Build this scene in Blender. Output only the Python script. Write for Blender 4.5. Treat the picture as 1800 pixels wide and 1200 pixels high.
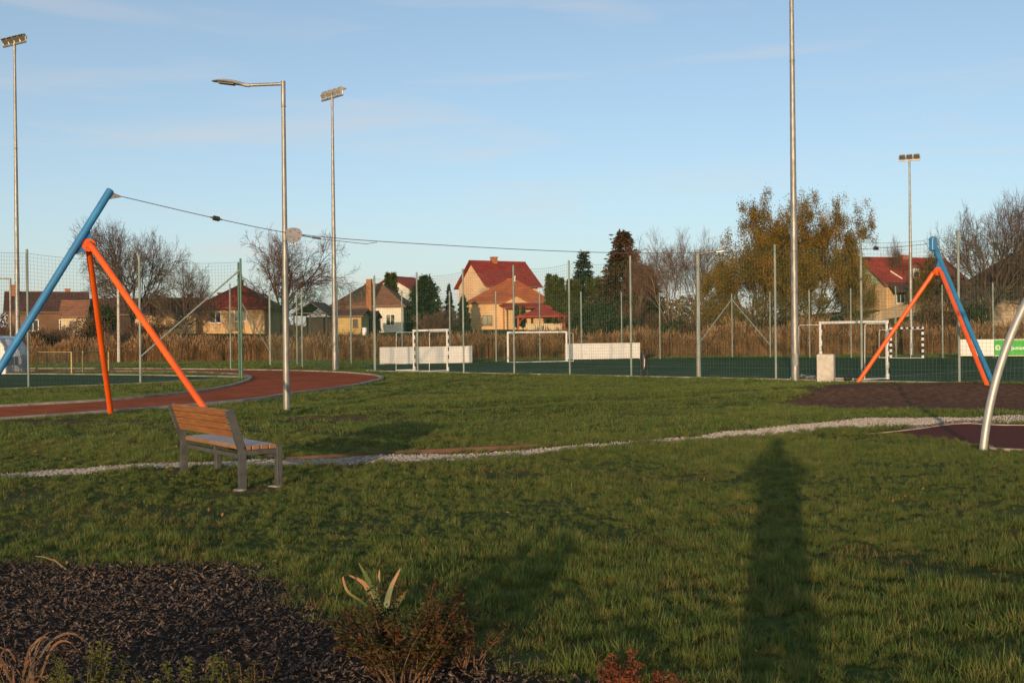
import bpy, bmesh, math, random
import numpy as np
from mathutils import Matrix, Vector

for o in list(bpy.data.objects):
    bpy.data.objects.remove(o)
SC = bpy.context.scene
COL = SC.collection
R = math.radians

# ------------------------------------------------------------------ camera
CAM_H = 1.55
FPX = 2000.0                      # focal length in photo pixels (photo 1800 x 1200)
cam_d = bpy.data.cameras.new('camera')
cam = bpy.data.objects.new('camera', cam_d)
COL.objects.link(cam)
cam_d.sensor_width = 36.0
cam_d.lens = 36.0 * FPX / 1800.0
cam_d.clip_start = 0.05
cam_d.clip_end = 6000
CAM_M = Matrix.Translation((0, 0, CAM_H)) @ Matrix.Rotation(R(90 - 0.115), 4, 'X') @ Matrix.Rotation(R(-0.6), 4, 'Z')
cam.matrix_world = CAM_M
SC.camera = cam

# ------------------------------------------------------------------ world, sun, exposure
SUN_EL, SUN_AZ = 5.5, 193.1       # sun low behind the camera, a little to its left
w = bpy.data.worlds.new('World'); SC.world = w; w.use_nodes = True
nt = w.node_tree
bgn = nt.nodes['Background']
sky = nt.nodes.new('ShaderNodeTexSky'); sky.sky_type = 'NISHITA'; sky.sun_disc = False
sky.sun_elevation = R(SUN_EL); sky.sun_rotation = R(SUN_AZ)
sky.altitude = 100; sky.air_density = 0.62; sky.dust_density = 1.4; sky.ozone_density = 1.3
# very thin high cloud veils
tc = nt.nodes.new('ShaderNodeTexCoord')
mp = nt.nodes.new('ShaderNodeMapping'); mp.inputs['Scale'].default_value = (1.6, 1.6, 14.0)
mp.inputs['Rotation'].default_value = (R(4), R(3), 0)
cn = nt.nodes.new('ShaderNodeTexNoise'); cn.inputs['Scale'].default_value = 2.2; cn.inputs['Detail'].default_value = 7; cn.inputs['Distortion'].default_value = 0.6
cr = nt.nodes.new('ShaderNodeValToRGB')
cr.color_ramp.elements[0].position = 0.52; cr.color_ramp.elements[0].color = (0, 0, 0, 1)
cr.color_ramp.elements[1].position = 0.80; cr.color_ramp.elements[1].color = (0.34, 0.34, 0.34, 1)
def wmath(op, a, b_):
    n_ = nt.nodes.new('ShaderNodeMath'); n_.operation = op
    for i_, v_ in ((0, a), (1, b_)):
        if hasattr(v_, 'links'): nt.links.new(v_, n_.inputs[i_])
        else: n_.inputs[i_].default_value = v_
    return n_.outputs[0]
sep = nt.nodes.new('ShaderNodeSeparateXYZ'); nt.links.new(tc.outputs['Generated'], sep.inputs[0])
# haze veil: optical path grows towards the horizon, the same all round
zz = wmath('ADD', wmath('ABSOLUTE', sep.outputs['Z'], 0.0), 0.075)
veil = wmath('ADD', wmath('DIVIDE', 0.060, zz), 0.03)
veil = wmath('MINIMUM', wmath('ADD', veil, cr.outputs['Color']), 0.9)
cmix = nt.nodes.new('ShaderNodeMix'); cmix.data_type = 'RGBA'
cmix.inputs['B'].default_value = (3.1, 2.88, 2.70, 1)
nt.links.new(tc.outputs['Generated'], mp.inputs['Vector']); nt.links.new(mp.outputs['Vector'], cn.inputs['Vector'])
nt.links.new(cn.outputs['Fac'], cr.inputs['Fac']); nt.links.new(veil, cmix.inputs['Factor'])
tint = nt.nodes.new('ShaderNodeMix'); tint.data_type = 'RGBA'; tint.blend_type = 'MULTIPLY'; tint.inputs['Factor'].default_value = 1.0
tint.inputs['B'].default_value = (0.95, 1.06, 1.03, 1); nt.links.new(sky.outputs['Color'], tint.inputs['A'])   # camera white balance
nt.links.new(tint.outputs['Result'], cmix.inputs['A'])
nt.links.new(cmix.outputs['Result'], bgn.inputs['Color'])
bgn.inputs['Strength'].default_value = 0.15
sl = bpy.data.lights.new('sun', 'SUN'); sl.energy = 2.5; sl.angle = R(0.55); sl.color = (1.0, 0.70, 0.42)
sun = bpy.data.objects.new('sun', sl); COL.objects.link(sun)
sdir = Vector((math.sin(R(SUN_AZ)) * math.cos(R(SUN_EL)), math.cos(R(SUN_AZ)) * math.cos(R(SUN_EL)), math.sin(R(SUN_EL))))
sun.rotation_euler = sdir.to_track_quat('Z', 'Y').to_euler()
sun.location = sdir * 50
SC.view_settings.view_transform = 'Standard'; SC.view_settings.look = 'None'
SC.view_settings.exposure = 0.65; SC.view_settings.gamma = 1.0; SC.view_settings.use_curve_mapping = False
SC.render.resolution_x = 1024; SC.render.resolution_y = 682

# ------------------------------------------------------------------ pixel helpers
def ray(px, py):
    d = Vector(((px - 900) / FPX, -(py - 600) / FPX, -1.0))
    return CAM_M.to_3x3() @ d
def gp(px, py, z=0.0):            # where the ray meets the level z
    d = ray(px, py); t = (z - CAM_H) / d.z
    return Vector((d.x * t, d.y * t, z))
def at(px, py, Y):                # where the ray reaches the distance Y
    d = ray(px, py); t = Y / d.y
    return Vector((d.x * t, Y, CAM_H + d.z * t))
def xat(px, Y): return at(px, 596, Y).x

# ------------------------------------------------------------------ mesh builder
def mk_mesh(name, V, F, smooth=False):
    me = bpy.data.meshes.new(name)
    V = np.asarray(V, dtype=np.float32)
    if isinstance(F, np.ndarray):
        n, k = F.shape
        me.vertices.add(len(V)); me.vertices.foreach_set('co', V.ravel())
        me.loops.add(n * k); me.loops.foreach_set('vertex_index', F.astype(np.int32).ravel())
        me.polygons.add(n)
        me.polygons.foreach_set('loop_start', np.arange(0, n * k, k, dtype=np.int32))
        me.polygons.foreach_set('loop_total', np.full(n, k, dtype=np.int32))
        if smooth: me.polygons.foreach_set('use_smooth', np.ones(n, dtype=bool))
        me.update(calc_edges=True); me.validate()
    else:
        me.from_pydata(V.tolist(), [], F)
        if smooth:
            for p in me.polygons: p.use_smooth = True
        me.update()
    return me

class MB:
    def __init__(s): s.v = []; s.f = []
    def add(s, vs, fs):
        b = len(s.v); s.v.extend([tuple(v) for v in vs]); s.f.extend([tuple(i + b for i in f) for f in fs]); return s
    def box(s, c, size, rot=None, bev=0.0):
        x, y, z = size[0] / 2, size[1] / 2, size[2] / 2
        if bev > 0:
            b = min(bev, x * .9, y * .9, z * .9)
            bm = bmesh.new(); bmesh.ops.create_cube(bm, size=1.0)
            for v in bm.verts: v.co = Vector((v.co.x * 2 * x, v.co.y * 2 * y, v.co.z * 2 * z))
            bmesh.ops.bevel(bm, geom=list(bm.edges), offset=b, segments=1, affect='EDGES')
            bm.verts.index_update()
            vs = [v.co.copy() for v in bm.verts]; fs = [[v.index for v in f.verts] for f in bm.faces]; bm.free()
        else:
            vs = [Vector((i * x, j * y, k * z)) for k in (-1, 1) for j in (-1, 1) for i in (-1, 1)]
            fs = [(0, 2, 3, 1), (4, 5, 7, 6), (0, 1, 5, 4), (2, 6, 7, 3), (0, 4, 6, 2), (1, 3, 7, 5)]
        c = Vector(c)
        if rot is not None: vs = [rot @ v for v in vs]
        return s.add([v + c for v in vs], fs)
    def boxz(s, c, size, rz=0, bev=0.0):
        return s.box(c, size, Matrix.Rotation(rz, 3, 'Z'), bev)
    def bar(s, a, b, wx, wy, up=(0, 0, 1), bev=0.0):       # box beam from a to b
        a, b = Vector(a), Vector(b); d = (b - a); L = d.length; d.normalize()
        u = Vector(up)
        if abs(d.dot(u)) > .98: u = Vector((1, 0, 0))
        x = d.cross(u).normalized(); y = x.cross(d)
        M = Matrix((x, y, d)).transposed()
        return s.box((a + b) / 2, (wx, wy, L), M, bev)
    def tube(s, path, rad, n=12, caps=True):
        path = [Vector(p) for p in path]
        if not hasattr(rad, '__len__'): rad = [rad] * len(path)
        base = len(s.v); ref = Vector((0, 0, 1))
        d0 = (path[1] - path[0]).normalized()
        if abs(d0.z) > .9: ref = Vector((0, 1, 0))
        for i, p in enumerate(path):
            if i == 0: d = path[1] - path[0]
            elif i == len(path) - 1: d = path[-1] - path[-2]
            else: d = path[i + 1] - path[i - 1]
            d.normalize(); x = d.cross(ref).normalized(); y = x.cross(d)
            for k in range(n):
                a = 2 * math.pi * k / n
                s.v.append(tuple(p + (x * math.cos(a) + y * math.sin(a)) * rad[i]))
        for i in range(len(path) - 1):
            for k in range(n):
                k2 = (k + 1) % n
                s.f.append((base + i * n + k, base + i * n + k2, base + (i + 1) * n + k2, base + (i + 1) * n + k))
        if caps:
            s.f.append(tuple(base + k for k in reversed(range(n))))
            e = base + (len(path) - 1) * n
            s.f.append(tuple(e + k for k in range(n)))
        return s
    def lathe(s, c, prof, n=20, axis=None):                # profile [(r, z)]
        base = len(s.v); c = Vector(c)
        for r, z in prof:
            for k in range(n):
                a = 2 * math.pi * k / n
                v = Vector((r * math.cos(a), r * math.sin(a), z))
                if axis is not None: v = axis @ v
                s.v.append(tuple(c + v))
        for i in range(len(prof) - 1):
            for k in range(n):
                k2 = (k + 1) % n
                s.f.append((base + i * n + k, base + i * n + k2, base + (i + 1) * n + k2, base + (i + 1) * n + k))
        s.f.append(tuple(base + k for k in reversed(range(n))))
        s.f.append(tuple(base + (len(prof) - 1) * n + k for k in range(n)))
        return s
    def poly(s, pts): return s.add(pts, [tuple(range(len(pts)))])
    def prism(s, pts, dv):                                 # closed prism: polygon pts extruded by dv
        n = len(pts); dv = Vector(dv)
        vs = [Vector(p) for p in pts] + [Vector(p) + dv for p in pts]
        fs = [tuple(reversed(range(n))), tuple(range(n, 2 * n))] + [(i, (i + 1) % n, n + (i + 1) % n, n + i) for i in range(n)]
        return s.add(vs, fs)

ORG = {}                                                    # world origin of each root
def fixn(me):
    bm = bmesh.new(); bm.from_mesh(me); bmesh.ops.recalc_face_normals(bm, faces=bm.faces); bm.to_mesh(me); bm.free()
def obj(name, mb, material, parent=None, loc=None, smooth=False):
    """links one mesh object; vertices in mb are world coordinates"""
    if parent is not None: o0 = ORG[parent.name]
    else: o0 = Vector(loc) if loc is not None else Vector((0, 0, 0))
    V = np.array(mb.v, dtype=np.float32) - np.array(o0, dtype=np.float32)
    me = mk_mesh(name, V, mb.f)
    fixn(me)
    if smooth:
        me.polygons.foreach_set('use_smooth', [True] * len(me.polygons))
        try: me.set_sharp_from_angle(angle=R(40))
        except Exception: pass
    if isinstance(material, (list, tuple)):
        for m in material: me.materials.append(m)
    else: me.materials.append(material)
    o = bpy.data.objects.new(name, me); COL.objects.link(o)
    if parent is not None: o.parent = parent
    else: o.location = o0
    ORG[o.name] = o0
    return o
def tag(o, label=None, cat=None, group=None, kind=None):
    if label: o['label'] = label
    if cat: o['category'] = cat
    if group: o['group'] = group
    if kind: o['kind'] = kind
    return o
def thing(name, label, cat, loc, group=None, rz=0.0, scale=None):
    o = bpy.data.objects.new(name, None); COL.objects.link(o)
    o.empty_display_size = 0.2
    o.location = loc; o.rotation_euler = (0, 0, rz)
    if scale is not None: o.scale = scale
    ORG[o.name] = Vector(loc)
    return tag(o, label, cat, group)
def child(name, me, parent, m=None):                        # shared mesh, local coordinates
    o = bpy.data.objects.new(name, me); COL.objects.link(o); o.parent = parent
    ORG[o.name] = ORG.get(parent.name, Vector((0, 0, 0)))
    return o

# ------------------------------------------------------------------ materials
def mat(name, c1, c2=None, scale=8.0, rough=0.7, metal=0.0, bump=0.0, bscale=None, detail=4, spec=0.4, coords='Object', dirt=None, stretch=None, lo=.35, hi=.65):
    m = bpy.data.materials.new(name); m.use_nodes = True
    t = m.node_tree; b = t.nodes['Principled BSDF']
    b.inputs['Roughness'].default_value = rough; b.inputs['Metallic'].default_value = metal
    b.inputs['Specular IOR Level'].default_value = spec
    b.inputs['Base Color'].default_value = (*c1, 1)
    co = t.nodes.new('ShaderNodeTexCoord')
    src = co.outputs[coords]
    if coords == 'World':
        pass
    if stretch is not None:
        mpn = t.nodes.new('ShaderNodeMapping'); mpn.inputs['Scale'].default_value = stretch
        t.links.new(src, mpn.inputs['Vector']); src = mpn.outputs['Vector']
    if c2 is not None:
        n = t.nodes.new('ShaderNodeTexNoise'); n.inputs['Scale'].default_value = scale; n.inputs['Detail'].default_value = detail
        t.links.new(src, n.inputs['Vector'])
        r = t.nodes.new('ShaderNodeValToRGB')
        r.color_ramp.elements[0].position = lo; r.color_ramp.elements[0].color = (*c1, 1)
        r.color_ramp.elements[1].position = hi; r.color_ramp.elements[1].color = (*c2, 1)
        t.links.new(n.outputs['Fac'], r.inputs['Fac'])
        out = r.outputs['Color']
        if dirt is not None:
            n2 = t.nodes.new('ShaderNodeTexNoise'); n2.inputs['Scale'].default_value = scale * .23; n2.inputs['Detail'].default_value = 6
            t.links.new(src, n2.inputs['Vector'])
            r2 = t.nodes.new('ShaderNodeValToRGB'); r2.color_ramp.elements[0].position = .5; r2.color_ramp.elements[1].position = .72
            t.links.new(n2.outputs['Fac'], r2.inputs['Fac'])
            mx = t.nodes.new('ShaderNodeMix'); mx.data_type = 'RGBA'
            mx.inputs['B'].default_value = (*dirt, 1)
            t.links.new(r2.outputs['Color'], mx.inputs['Factor']); t.links.new(out, mx.inputs['A'])
            out = mx.outputs['Result']
        t.links.new(out, b.inputs['Base Color'])
    if bump > 0:
        n3 = t.nodes.new('ShaderNodeTexNoise'); n3.inputs['Scale'].default_value = bscale or scale * 3; n3.inputs['Detail'].default_value = 5
        t.links.new(src, n3.inputs['Vector'])
        bp = t.nodes.new('ShaderNodeBump'); bp.inputs['Strength'].default_value = bump; bp.inputs['Distance'].default_value = 0.02
        t.links.new(n3.outputs['Fac'], bp.inputs['Height']); t.links.new(bp.outputs['Normal'], b.inputs['Normal'])
    return m

def leaf_mat(name, c1, c2, scale=1.2, trans=0.25, rough=0.6, c3=None):
    """foliage: colour varies between clumps; some light passes through"""
    m = bpy.data.materials.new(name); m.use_nodes = True
    t = m.node_tree; b = t.nodes['Principled BSDF']; outn = t.nodes['Material Output']
    b.inputs['Roughness'].default_value = rough; b.inputs['Specular IOR Level'].default_value = 0.25
    g = t.nodes.new('ShaderNodeNewGeometry')
    n = t.nodes.new('ShaderNodeTexNoise'); n.inputs['Scale'].default_value = scale; n.inputs['Detail'].default_value = 6
    t.links.new(g.outputs['Position'], n.inputs['Vector'])
    r = t.nodes.new('ShaderNodeValToRGB')
    r.color_ramp.elements[0].position = .32; r.color_ramp.elements[0].color = (*c1, 1)
    r.color_ramp.elements[1].position = .68; r.color_ramp.elements[1].color = (*c2, 1)
    if c3 is not None:
        e = r.color_ramp.elements.new(.5); e.color = (*c3, 1)
    t.links.new(n.outputs['Fac'], r.inputs['Fac'])
    t.links.new(r.outputs['Color'], b.inputs['Base Color'])
    if trans > 0:
        tr = t.nodes.new('ShaderNodeBsdfTranslucent'); t.links.new(r.outputs['Color'], tr.inputs['Color'])
        ms = t.nodes.new('ShaderNodeMixShader'); ms.inputs[0].default_value = trans
        t.links.new(b.outputs[0], ms.inputs[1]); t.links.new(tr.outputs[0], ms.inputs[2]); t.links.new(ms.outputs[0], outn.inputs['Surface'])
    return m

def glass_mat(name):
    m = mat(name, (0.02, 0.025, 0.03), rough=0.06, spec=0.8); return m

M = {}
M['galv'] = mat('galvanised steel', (.22, .21, .195), (.34, .33, .305), scale=14, rough=.5, metal=.55, bump=.1, bscale=30, stretch=(1, 1, .25), dirt=(.19, .18, .16))
M['post_grey'] = mat('grey-green painted post', (.16, .20, .18), (.25, .28, .255), scale=6, rough=.6, stretch=(1, 1, .3))
M['post_green'] = mat('green painted post', (.05, .12, .085), (.09, .18, .13), scale=6, rough=.5, stretch=(1, 1, .3))
M['net'] = mat('green netting cord', (.03, .10, .075), (.05, .14, .10), scale=3, rough=.8)
M['orange'] = mat('orange powder coat', (.78, .10, .012), (.85, .13, .015), scale=3, rough=.38, bump=.02, dirt=(.62, .085, .015))
M['blue'] = mat('blue powder coat', (.030, .17, .38), (.040, .22, .46), scale=3, rough=.42, bump=.02, dirt=(.045, .15, .30))
M['steel_cable'] = mat('steel cable', (.09, .085, .08), (.16, .15, .14), scale=40, rough=.5, metal=.4)
M['rubber'] = mat('black rubber', (.012, .012, .013), (.025, .025, .025), scale=20, rough=.7)
M['trolley'] = mat('grey trolley plate', (.28, .26, .27), (.36, .34, .34), scale=10, rough=.6, metal=.2)
M['wood_bench'] = mat('oiled bench slat', (.22, .085, .028), (.33, .135, .043), scale=5, rough=.55, bump=.15, bscale=18, stretch=(1, 1, 9), dirt=(.22, .09, .035))
M['wood_grey'] = mat('weathered slat with sky sheen', (.24, .11, .05), (.32, .17, .09), scale=5, rough=.36, spec=.6, bump=.15, bscale=20, dirt=(.20, .15, .13))  # seat slats: weathered wood, with grey of the reflected sky mixed into the colour
M['bench_metal'] = mat('dark grey bench frame', (.055, .055, .055), (.085, .083, .08), scale=9, rough=.55, bump=.05)
M['concrete'] = mat('concrete', (.42, .38, .33), (.55, .50, .44), scale=6, rough=.9, bump=.2, dirt=(.33, .29, .24))
M['kerb'] = mat('kerb concrete', (.26, .235, .20), (.40, .36, .31), scale=4, rough=.9, bump=.2, dirt=(.16, .14, .10))
M['white_paint'] = mat('white painted steel', (.74, .73, .70), (.80, .79, .77), scale=5, rough=.45, dirt=(.60, .58, .54))
M['black_paint'] = mat('black painted band', (.02, .02, .022), (.035, .035, .035), scale=8, rough=.5)
M['board'] = mat('white advertising board', (.72, .68, .64), (.80, .76, .72), scale=1.5, rough=.5, dirt=(.62, .58, .53))
M['board_green'] = mat('green printed panel', (.06, .36, .05), (.075, .42, .06), scale=2, rough=.5)
M['print_white'] = mat('white print', (.78, .80, .76), rough=.5)
M['bin'] = mat('black bin sheet', (.018, .018, .02), (.035, .033, .033), scale=12, rough=.45, bump=.1)
M['alu'] = mat('brushed aluminium tube', (.38, .36, .34), (.46, .44, .41), scale=20, rough=.48, metal=.5, stretch=(1, 1, .2))
M['lamp_grey'] = mat('lamp housing', (.34, .33, .30), (.42, .41, .38), scale=6, rough=.5, metal=.2)
M['lens'] = mat('lamp glass', (.12, .11, .09), rough=.15, spec=.7)
M['flood'] = mat('floodlight housing', (.28, .25, .21), (.42, .38, .32), scale=8, rough=.5, metal=.3)
M['track'] = mat('red cinder running track', (.34, .080, .030), (.46, .12, .048), scale=1.6, rough=.95, bump=.5, bscale=60, detail=9, dirt=(.27, .072, .034), spec=.04)
M['turf'] = mat('green artificial turf', (.056, .082, .032), (.078, .112, .044), scale=.5, rough=.9, bump=.4, bscale=90, detail=8, dirt=(.062, .088, .036), spec=.04)
M['line'] = mat('white pitch line', (.42, .45, .40), (.58, .60, .55), scale=3, rough=.9, spec=.04)
M['pad'] = mat('dark red rubber surfacing', (.13, .045, .035), (.19, .072, .055), scale=60, rough=.95, bump=.6, bscale=140, detail=6, dirt=(.11, .045, .037), spec=.04)
M['pad_edge'] = mat('pale pad edging', (.34, .26, .2), (.45, .36, .28), scale=5, rough=.9)
M['timber'] = mat('timber edging', (.10, .052, .03), (.16, .085, .05), scale=4, rough=.9, bump=.3)
M['chip'] = leaf_mat('bark chip', (.034, .025, .020), (.34, .22, .15), scale=90, trans=0, rough=.9, c3=(.088, .060, .045))
M['stone'] = leaf_mat('white gravel stone', (.22, .18, .15), (.58, .52, .46), scale=40, trans=0, rough=.85, c3=(.38, .33, .29))
M['bark'] = mat('bark', (.060, .042, .030), (.13, .095, .066), scale=6, rough=.95, bump=.5, stretch=(1, 1, .3))
M['bark_pale'] = mat('pale bark', (.14, .095, .055), (.23, .16, .09), scale=5, rough=.95, bump=.5, stretch=(1, 1, .3))
M['twig'] = mat('bare twigs', (.075, .048, .036), (.14, .09, .062), scale=1.5, rough=.9)
M['twig_red'] = mat('reddish bare twigs', (.11, .055, .038), (.18, .10, .065), scale=1.5, rough=.9)
M['willow'] = leaf_mat('autumn willow leaves', (.10, .085, .020), (.28, .155, .032), scale=.8, c3=(.18, .125, .024))
M['conifer'] = leaf_mat('dark conifer needles', (.016, .030, .014), (.045, .060, .024), scale=1.4, trans=.1)
M['conifer_blue'] = leaf_mat('grey green spruce needles', (.022, .038, .03), (.055, .075, .055), scale=1.4, trans=.1)
M['conifer_brown'] = leaf_mat('browning conifer needles', (.035, .032, .016), (.10, .058, .030), scale=1.2, trans=.1)
M['thuja'] = leaf_mat('thuja foliage', (.035, .048, .013), (.095, .10, .026), scale=1.6, trans=.1)
M['scrub_green'] = leaf_mat('dark evergreen scrub', (.018, .032, .012), (.05, .06, .02), scale=1.0, trans=.15)
M['scrub_brown'] = leaf_mat('dry brown scrub leaves', (.055, .032, .016), (.15, .085, .035), scale=1.0, trans=.15)
M['reed'] = leaf_mat('dry reeds', (.15, .082, .040), (.42, .25, .12), scale=1.1, trans=.2, c3=(.28, .155, .070))

# ------------------------------------------------------------------ the lie of the land
def smooth(a, b, x):
    t = np.clip((x - a) / (b - a), 0, 1); return t * t * (3 - 2 * t)
def inside(poly, X, Y):
    X = np.asarray(X, float); Y = np.asarray(Y, float)
    c = np.zeros(X.shape, bool); n = len(poly)
    for i in range(n):
        x1, y1 = poly[i][0], poly[i][1]; x2, y2 = poly[(i + 1) % n][0], poly[(i + 1) % n][1]
        if y1 == y2: continue
        k = ((y1 > Y) != (y2 > Y)) & (X < (x2 - x1) * (Y - y1) / (y2 - y1) + x1)
        c ^= k
    return c
def dist_seg(X, Y, a, b):
    ax, ay = a; bx, by = b; dx, dy = bx - ax, by - ay
    t = np.clip(((X - ax) * dx + (Y - ay) * dy) / max(dx * dx + dy * dy, 1e-12), 0, 1)
    return np.hypot(X - ax - t * dx, Y - ay - t * dy)
def dist_poly(poly, X, Y, closed=True):
    d = np.full(np.shape(X), 1e9); n = len(poly)
    for i in range(n if closed else n - 1):
        d = np.minimum(d, dist_seg(X, Y, poly[i][:2], poly[(i + 1) % n][:2]))
    return d
def catmull(pts, n=6):
    pts = [Vector((p[0], p[1], 0)) for p in pts]; out = []
    for i in range(len(pts) - 1):
        p0 = pts[max(i - 1, 0)]; p1 = pts[i]; p2 = pts[i + 1]; p3 = pts[min(i + 2, len(pts) - 1)]
        for k in range(n):
            t = k / n
            out.append(.5 * ((2 * p1) + (p2 - p0) * t + (2 * p0 - 5 * p1 + 4 * p2 - p3) * t * t + (3 * p1 - p0 - 3 * p2 + p3) * t ** 3))
    out.append(pts[-1]); return [(p.x, p.y) for p in out]
def G(lst): return [gp(*p)[:2] for p in lst]

# track: U-bend seen from outside, outer and inner edge
tr_out = catmull([(-36, -14), (-14.5, 17.5)] + G([(-80, 744), (200, 724), (420, 706), (520, 692), (605, 681), (652, 672), (671, 665), (655, 659.5), (600, 655), (520, 652), (430, 650.5), (240, 648.5)]) + [(-42, 76), (-60, 84)])
tr_in = catmull([(-40, -8), (-19, 20)] + G([(0, 716), (200, 704), (330, 691), (400, 680), (437, 668), (432, 661), (385, 657), (240, 653.5)]) + [(-40, 69), (-58, 77)])
track_poly = tr_out + tr_in[::-1]
turf_left = catmull([(-42, 6), (-24, 29.5)] + G([(0, 685), (200, 677), (330, 670.5), (418, 665), (436, 663.5)]) + [(-14.2, 51.5), (-18, 54.5), (-26, 59), (-40, 66), (-56, 73)])
# ball-court fence line along the near side of the main pitch
def FP(k): return Vector((-4.6 + 2.344 * k, 55.3 - 2.41 * k, 0))
BACK = [(420, 73), (474, 75.2), (522, 75.4), (617, 75.2), (707, 75.6), (791, 76.8), (872, 77.7), (949, 79), (1022, 80.2), (1093, 81.6), (1160, 83), (1225, 84.6), (1287, 86.3), (1354, 83.6), (1423, 81.4), (1496, 79.2), (1575, 77), (1657, 75), (1746, 73), (1840, 71), (1945, 69)]
BACKP = [Vector((xat(px, d), d, 0)) for px, d in BACK]
main_turf = [FP(-1.1)[:2], FP(11)[:2], (46, 52)] + [p[:2] for p in BACKP[::-1] if p.x > -8] + [(-8.6, 66)]
# the worn line below the cable and the bare mound at its end
ZA, ZB = Vector((-7.83, 22.27, 0)), Vector((12.43, 33.6, 0))
ZU = (ZB - ZA).normalized(); ZV = Vector((-ZU.y, ZU.x, 0)); ZL = (ZB - ZA).length
soil_poly = catmull([(5.2, 24.6), (6.6, 22.9), (8.2, 22.5), (10.2, 22.3), (13.5, 23.5), (17, 27), (17, 30), (14.2, 30.6), (12, 31.6), (10.4, 33.0), (8.6, 31.2), (6.6, 27.6), (5.2, 24.6)], 4)
gravel_mid = catmull([(-16, 8.4)] + G([(-60, 850), (0, 847), (250, 832), (500, 818), (700, 806), (1000, 790), (1280, 769), (1450, 759), (1600, 749), (1800, 739)]) + [(16, 25.5)])
pad_poly = catmull(G([(1500, 768), (1600, 757.5), (1690, 746.5), (1800, 749.5)]) + [(12.5, 19.5), (13.5, 16), (10, 13.6)] + G([(1800, 793.5), (1730, 786), (1600, 773), (1500, 768)]), 5)
mulch_poly = catmull([(-9, 7.2), (-5, 7.9)] + G([(60, 980), (200, 982), (380, 982), (450, 998), (560, 1030), (612, 1062), (700, 1112), (810, 1142), (945, 1178), (1130, 1196), (1250, 1240)]) + [(1.4, 4.2), (1.2, 2.2), (-2, 1.2), (-9, 1.2), (-9, 7.2)], 4)

rng = np.random.default_rng(7)
_ph = rng.uniform(0, 6.28, 40); _fx = rng.normal(0, 1, 40); _fy = rng.normal(0, 1, 40)
def fnoise(X, Y, f, n=10, o=0):
    z = np.zeros(np.shape(X))
    for i in range(n):
        k = (i + o) % 40
        z = z + np.sin((_fx[k] * X + _fy[k] * Y) * f + _ph[k])
    return z / n ** .5
def groove(X, Y):
    q = (X - ZA.x) * ZU.x + (Y - ZA.y) * ZU.y; v = (X - ZA.x) * ZV.x + (Y - ZA.y) * ZV.y
    v = v + 0.35 * fnoise(X, Y, .35, 6, 3)
    m = smooth(.5, 2.0, q) * (1 - smooth(17, 20, q))
    return q, v, m
def soil_mask(X, Y):
    ins = inside(soil_poly, X, Y); d = dist_poly(soil_poly, X, Y) * np.where(ins, 1, -1)
    s = smooth(-.5, .6, d + .38 * fnoise(X, Y, 1.4, 8) + .22 * fnoise(X, Y, 4, 8, 11))
    q, v, m = groove(X, Y)
    s2 = m * np.exp(-(v / .55) ** 2) * smooth(-.75, .5, fnoise(X, Y, .55, 8, 9) + .4)
    # bare strip in front of the near frame
    s3 = .95 * np.exp(-((X + 8.6) / 1.9) ** 2 - ((Y - 22.6) / .75) ** 2) + .9 * np.exp(-((X + 4.1) / 2.3) ** 2 - ((Y - 21.9) / .5) ** 2)
    for bx_, by_ in ((428, 868), (483, 864), (312, 840)):          # trodden spots at the bench legs
        g_ = gp(bx_, by_); s3 = s3 + .8 * np.exp(-((X - g_.x) / .16) ** 2 - ((Y - g_.y) / .22) ** 2)
    s3 = s3 + .8 * np.exp(-((X - 6.17) / .35) ** 2 - ((Y - 14.9) / .3) ** 2)
    return np.clip(s + s2 + s3, 0, 1)
def H(X, Y):
    X = np.asarray(X, float); Y = np.asarray(Y, float)
    z = .040 * fnoise(X, Y, .55, 10) * smooth(7, 12, Y) + .014 * fnoise(X, Y, 2.0, 10, 5)
    z = z * smooth(-2, 1.5, dist_poly(tr_out, X, Y, False) * np.where(inside(track_poly + [(-60, 60), (-60, 0)], X, Y), -1, 1)) * (1 - smooth(33, 42, Y))
    z = np.where(inside(tr_in, X, Y), .015, z)                                        # level infield
    z = z + .09 * np.exp(-((X - 3.5) / 4.5) ** 2 - ((Y - 31) / 4.5) ** 2)          # swell in the lawn
    z = z + .30 * np.exp(-((X - 11.6) / 4.2) ** 2 - ((Y - 30.4) / 3.3) ** 2)        # mound at the far frame
    q, v, m = groove(X, Y)
    z = z - .16 * m * np.exp(-(v / .8) ** 2) * (1 - smooth(12, 18, q)) + .07 * m * np.exp(-((v + 1.7) / .8) ** 2)
    rise = smooth(96, 128, Y) * (2.5 + 1.7 * smooth(18, 45, X)) + smooth(96, 110, Y) * .25 * fnoise(X, Y, .12, 8)
    z = z + rise
    for p, dz in ((track_poly, .06), (turf_left, .06), (main_turf, .06), (pad_poly, .05)):
        z = np.where(inside(p, X, Y), np.minimum(z, 0) - dz, z)
    return z
def h1(x, y): return float(H(np.array([x]), np.array([y]))[0])

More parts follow.
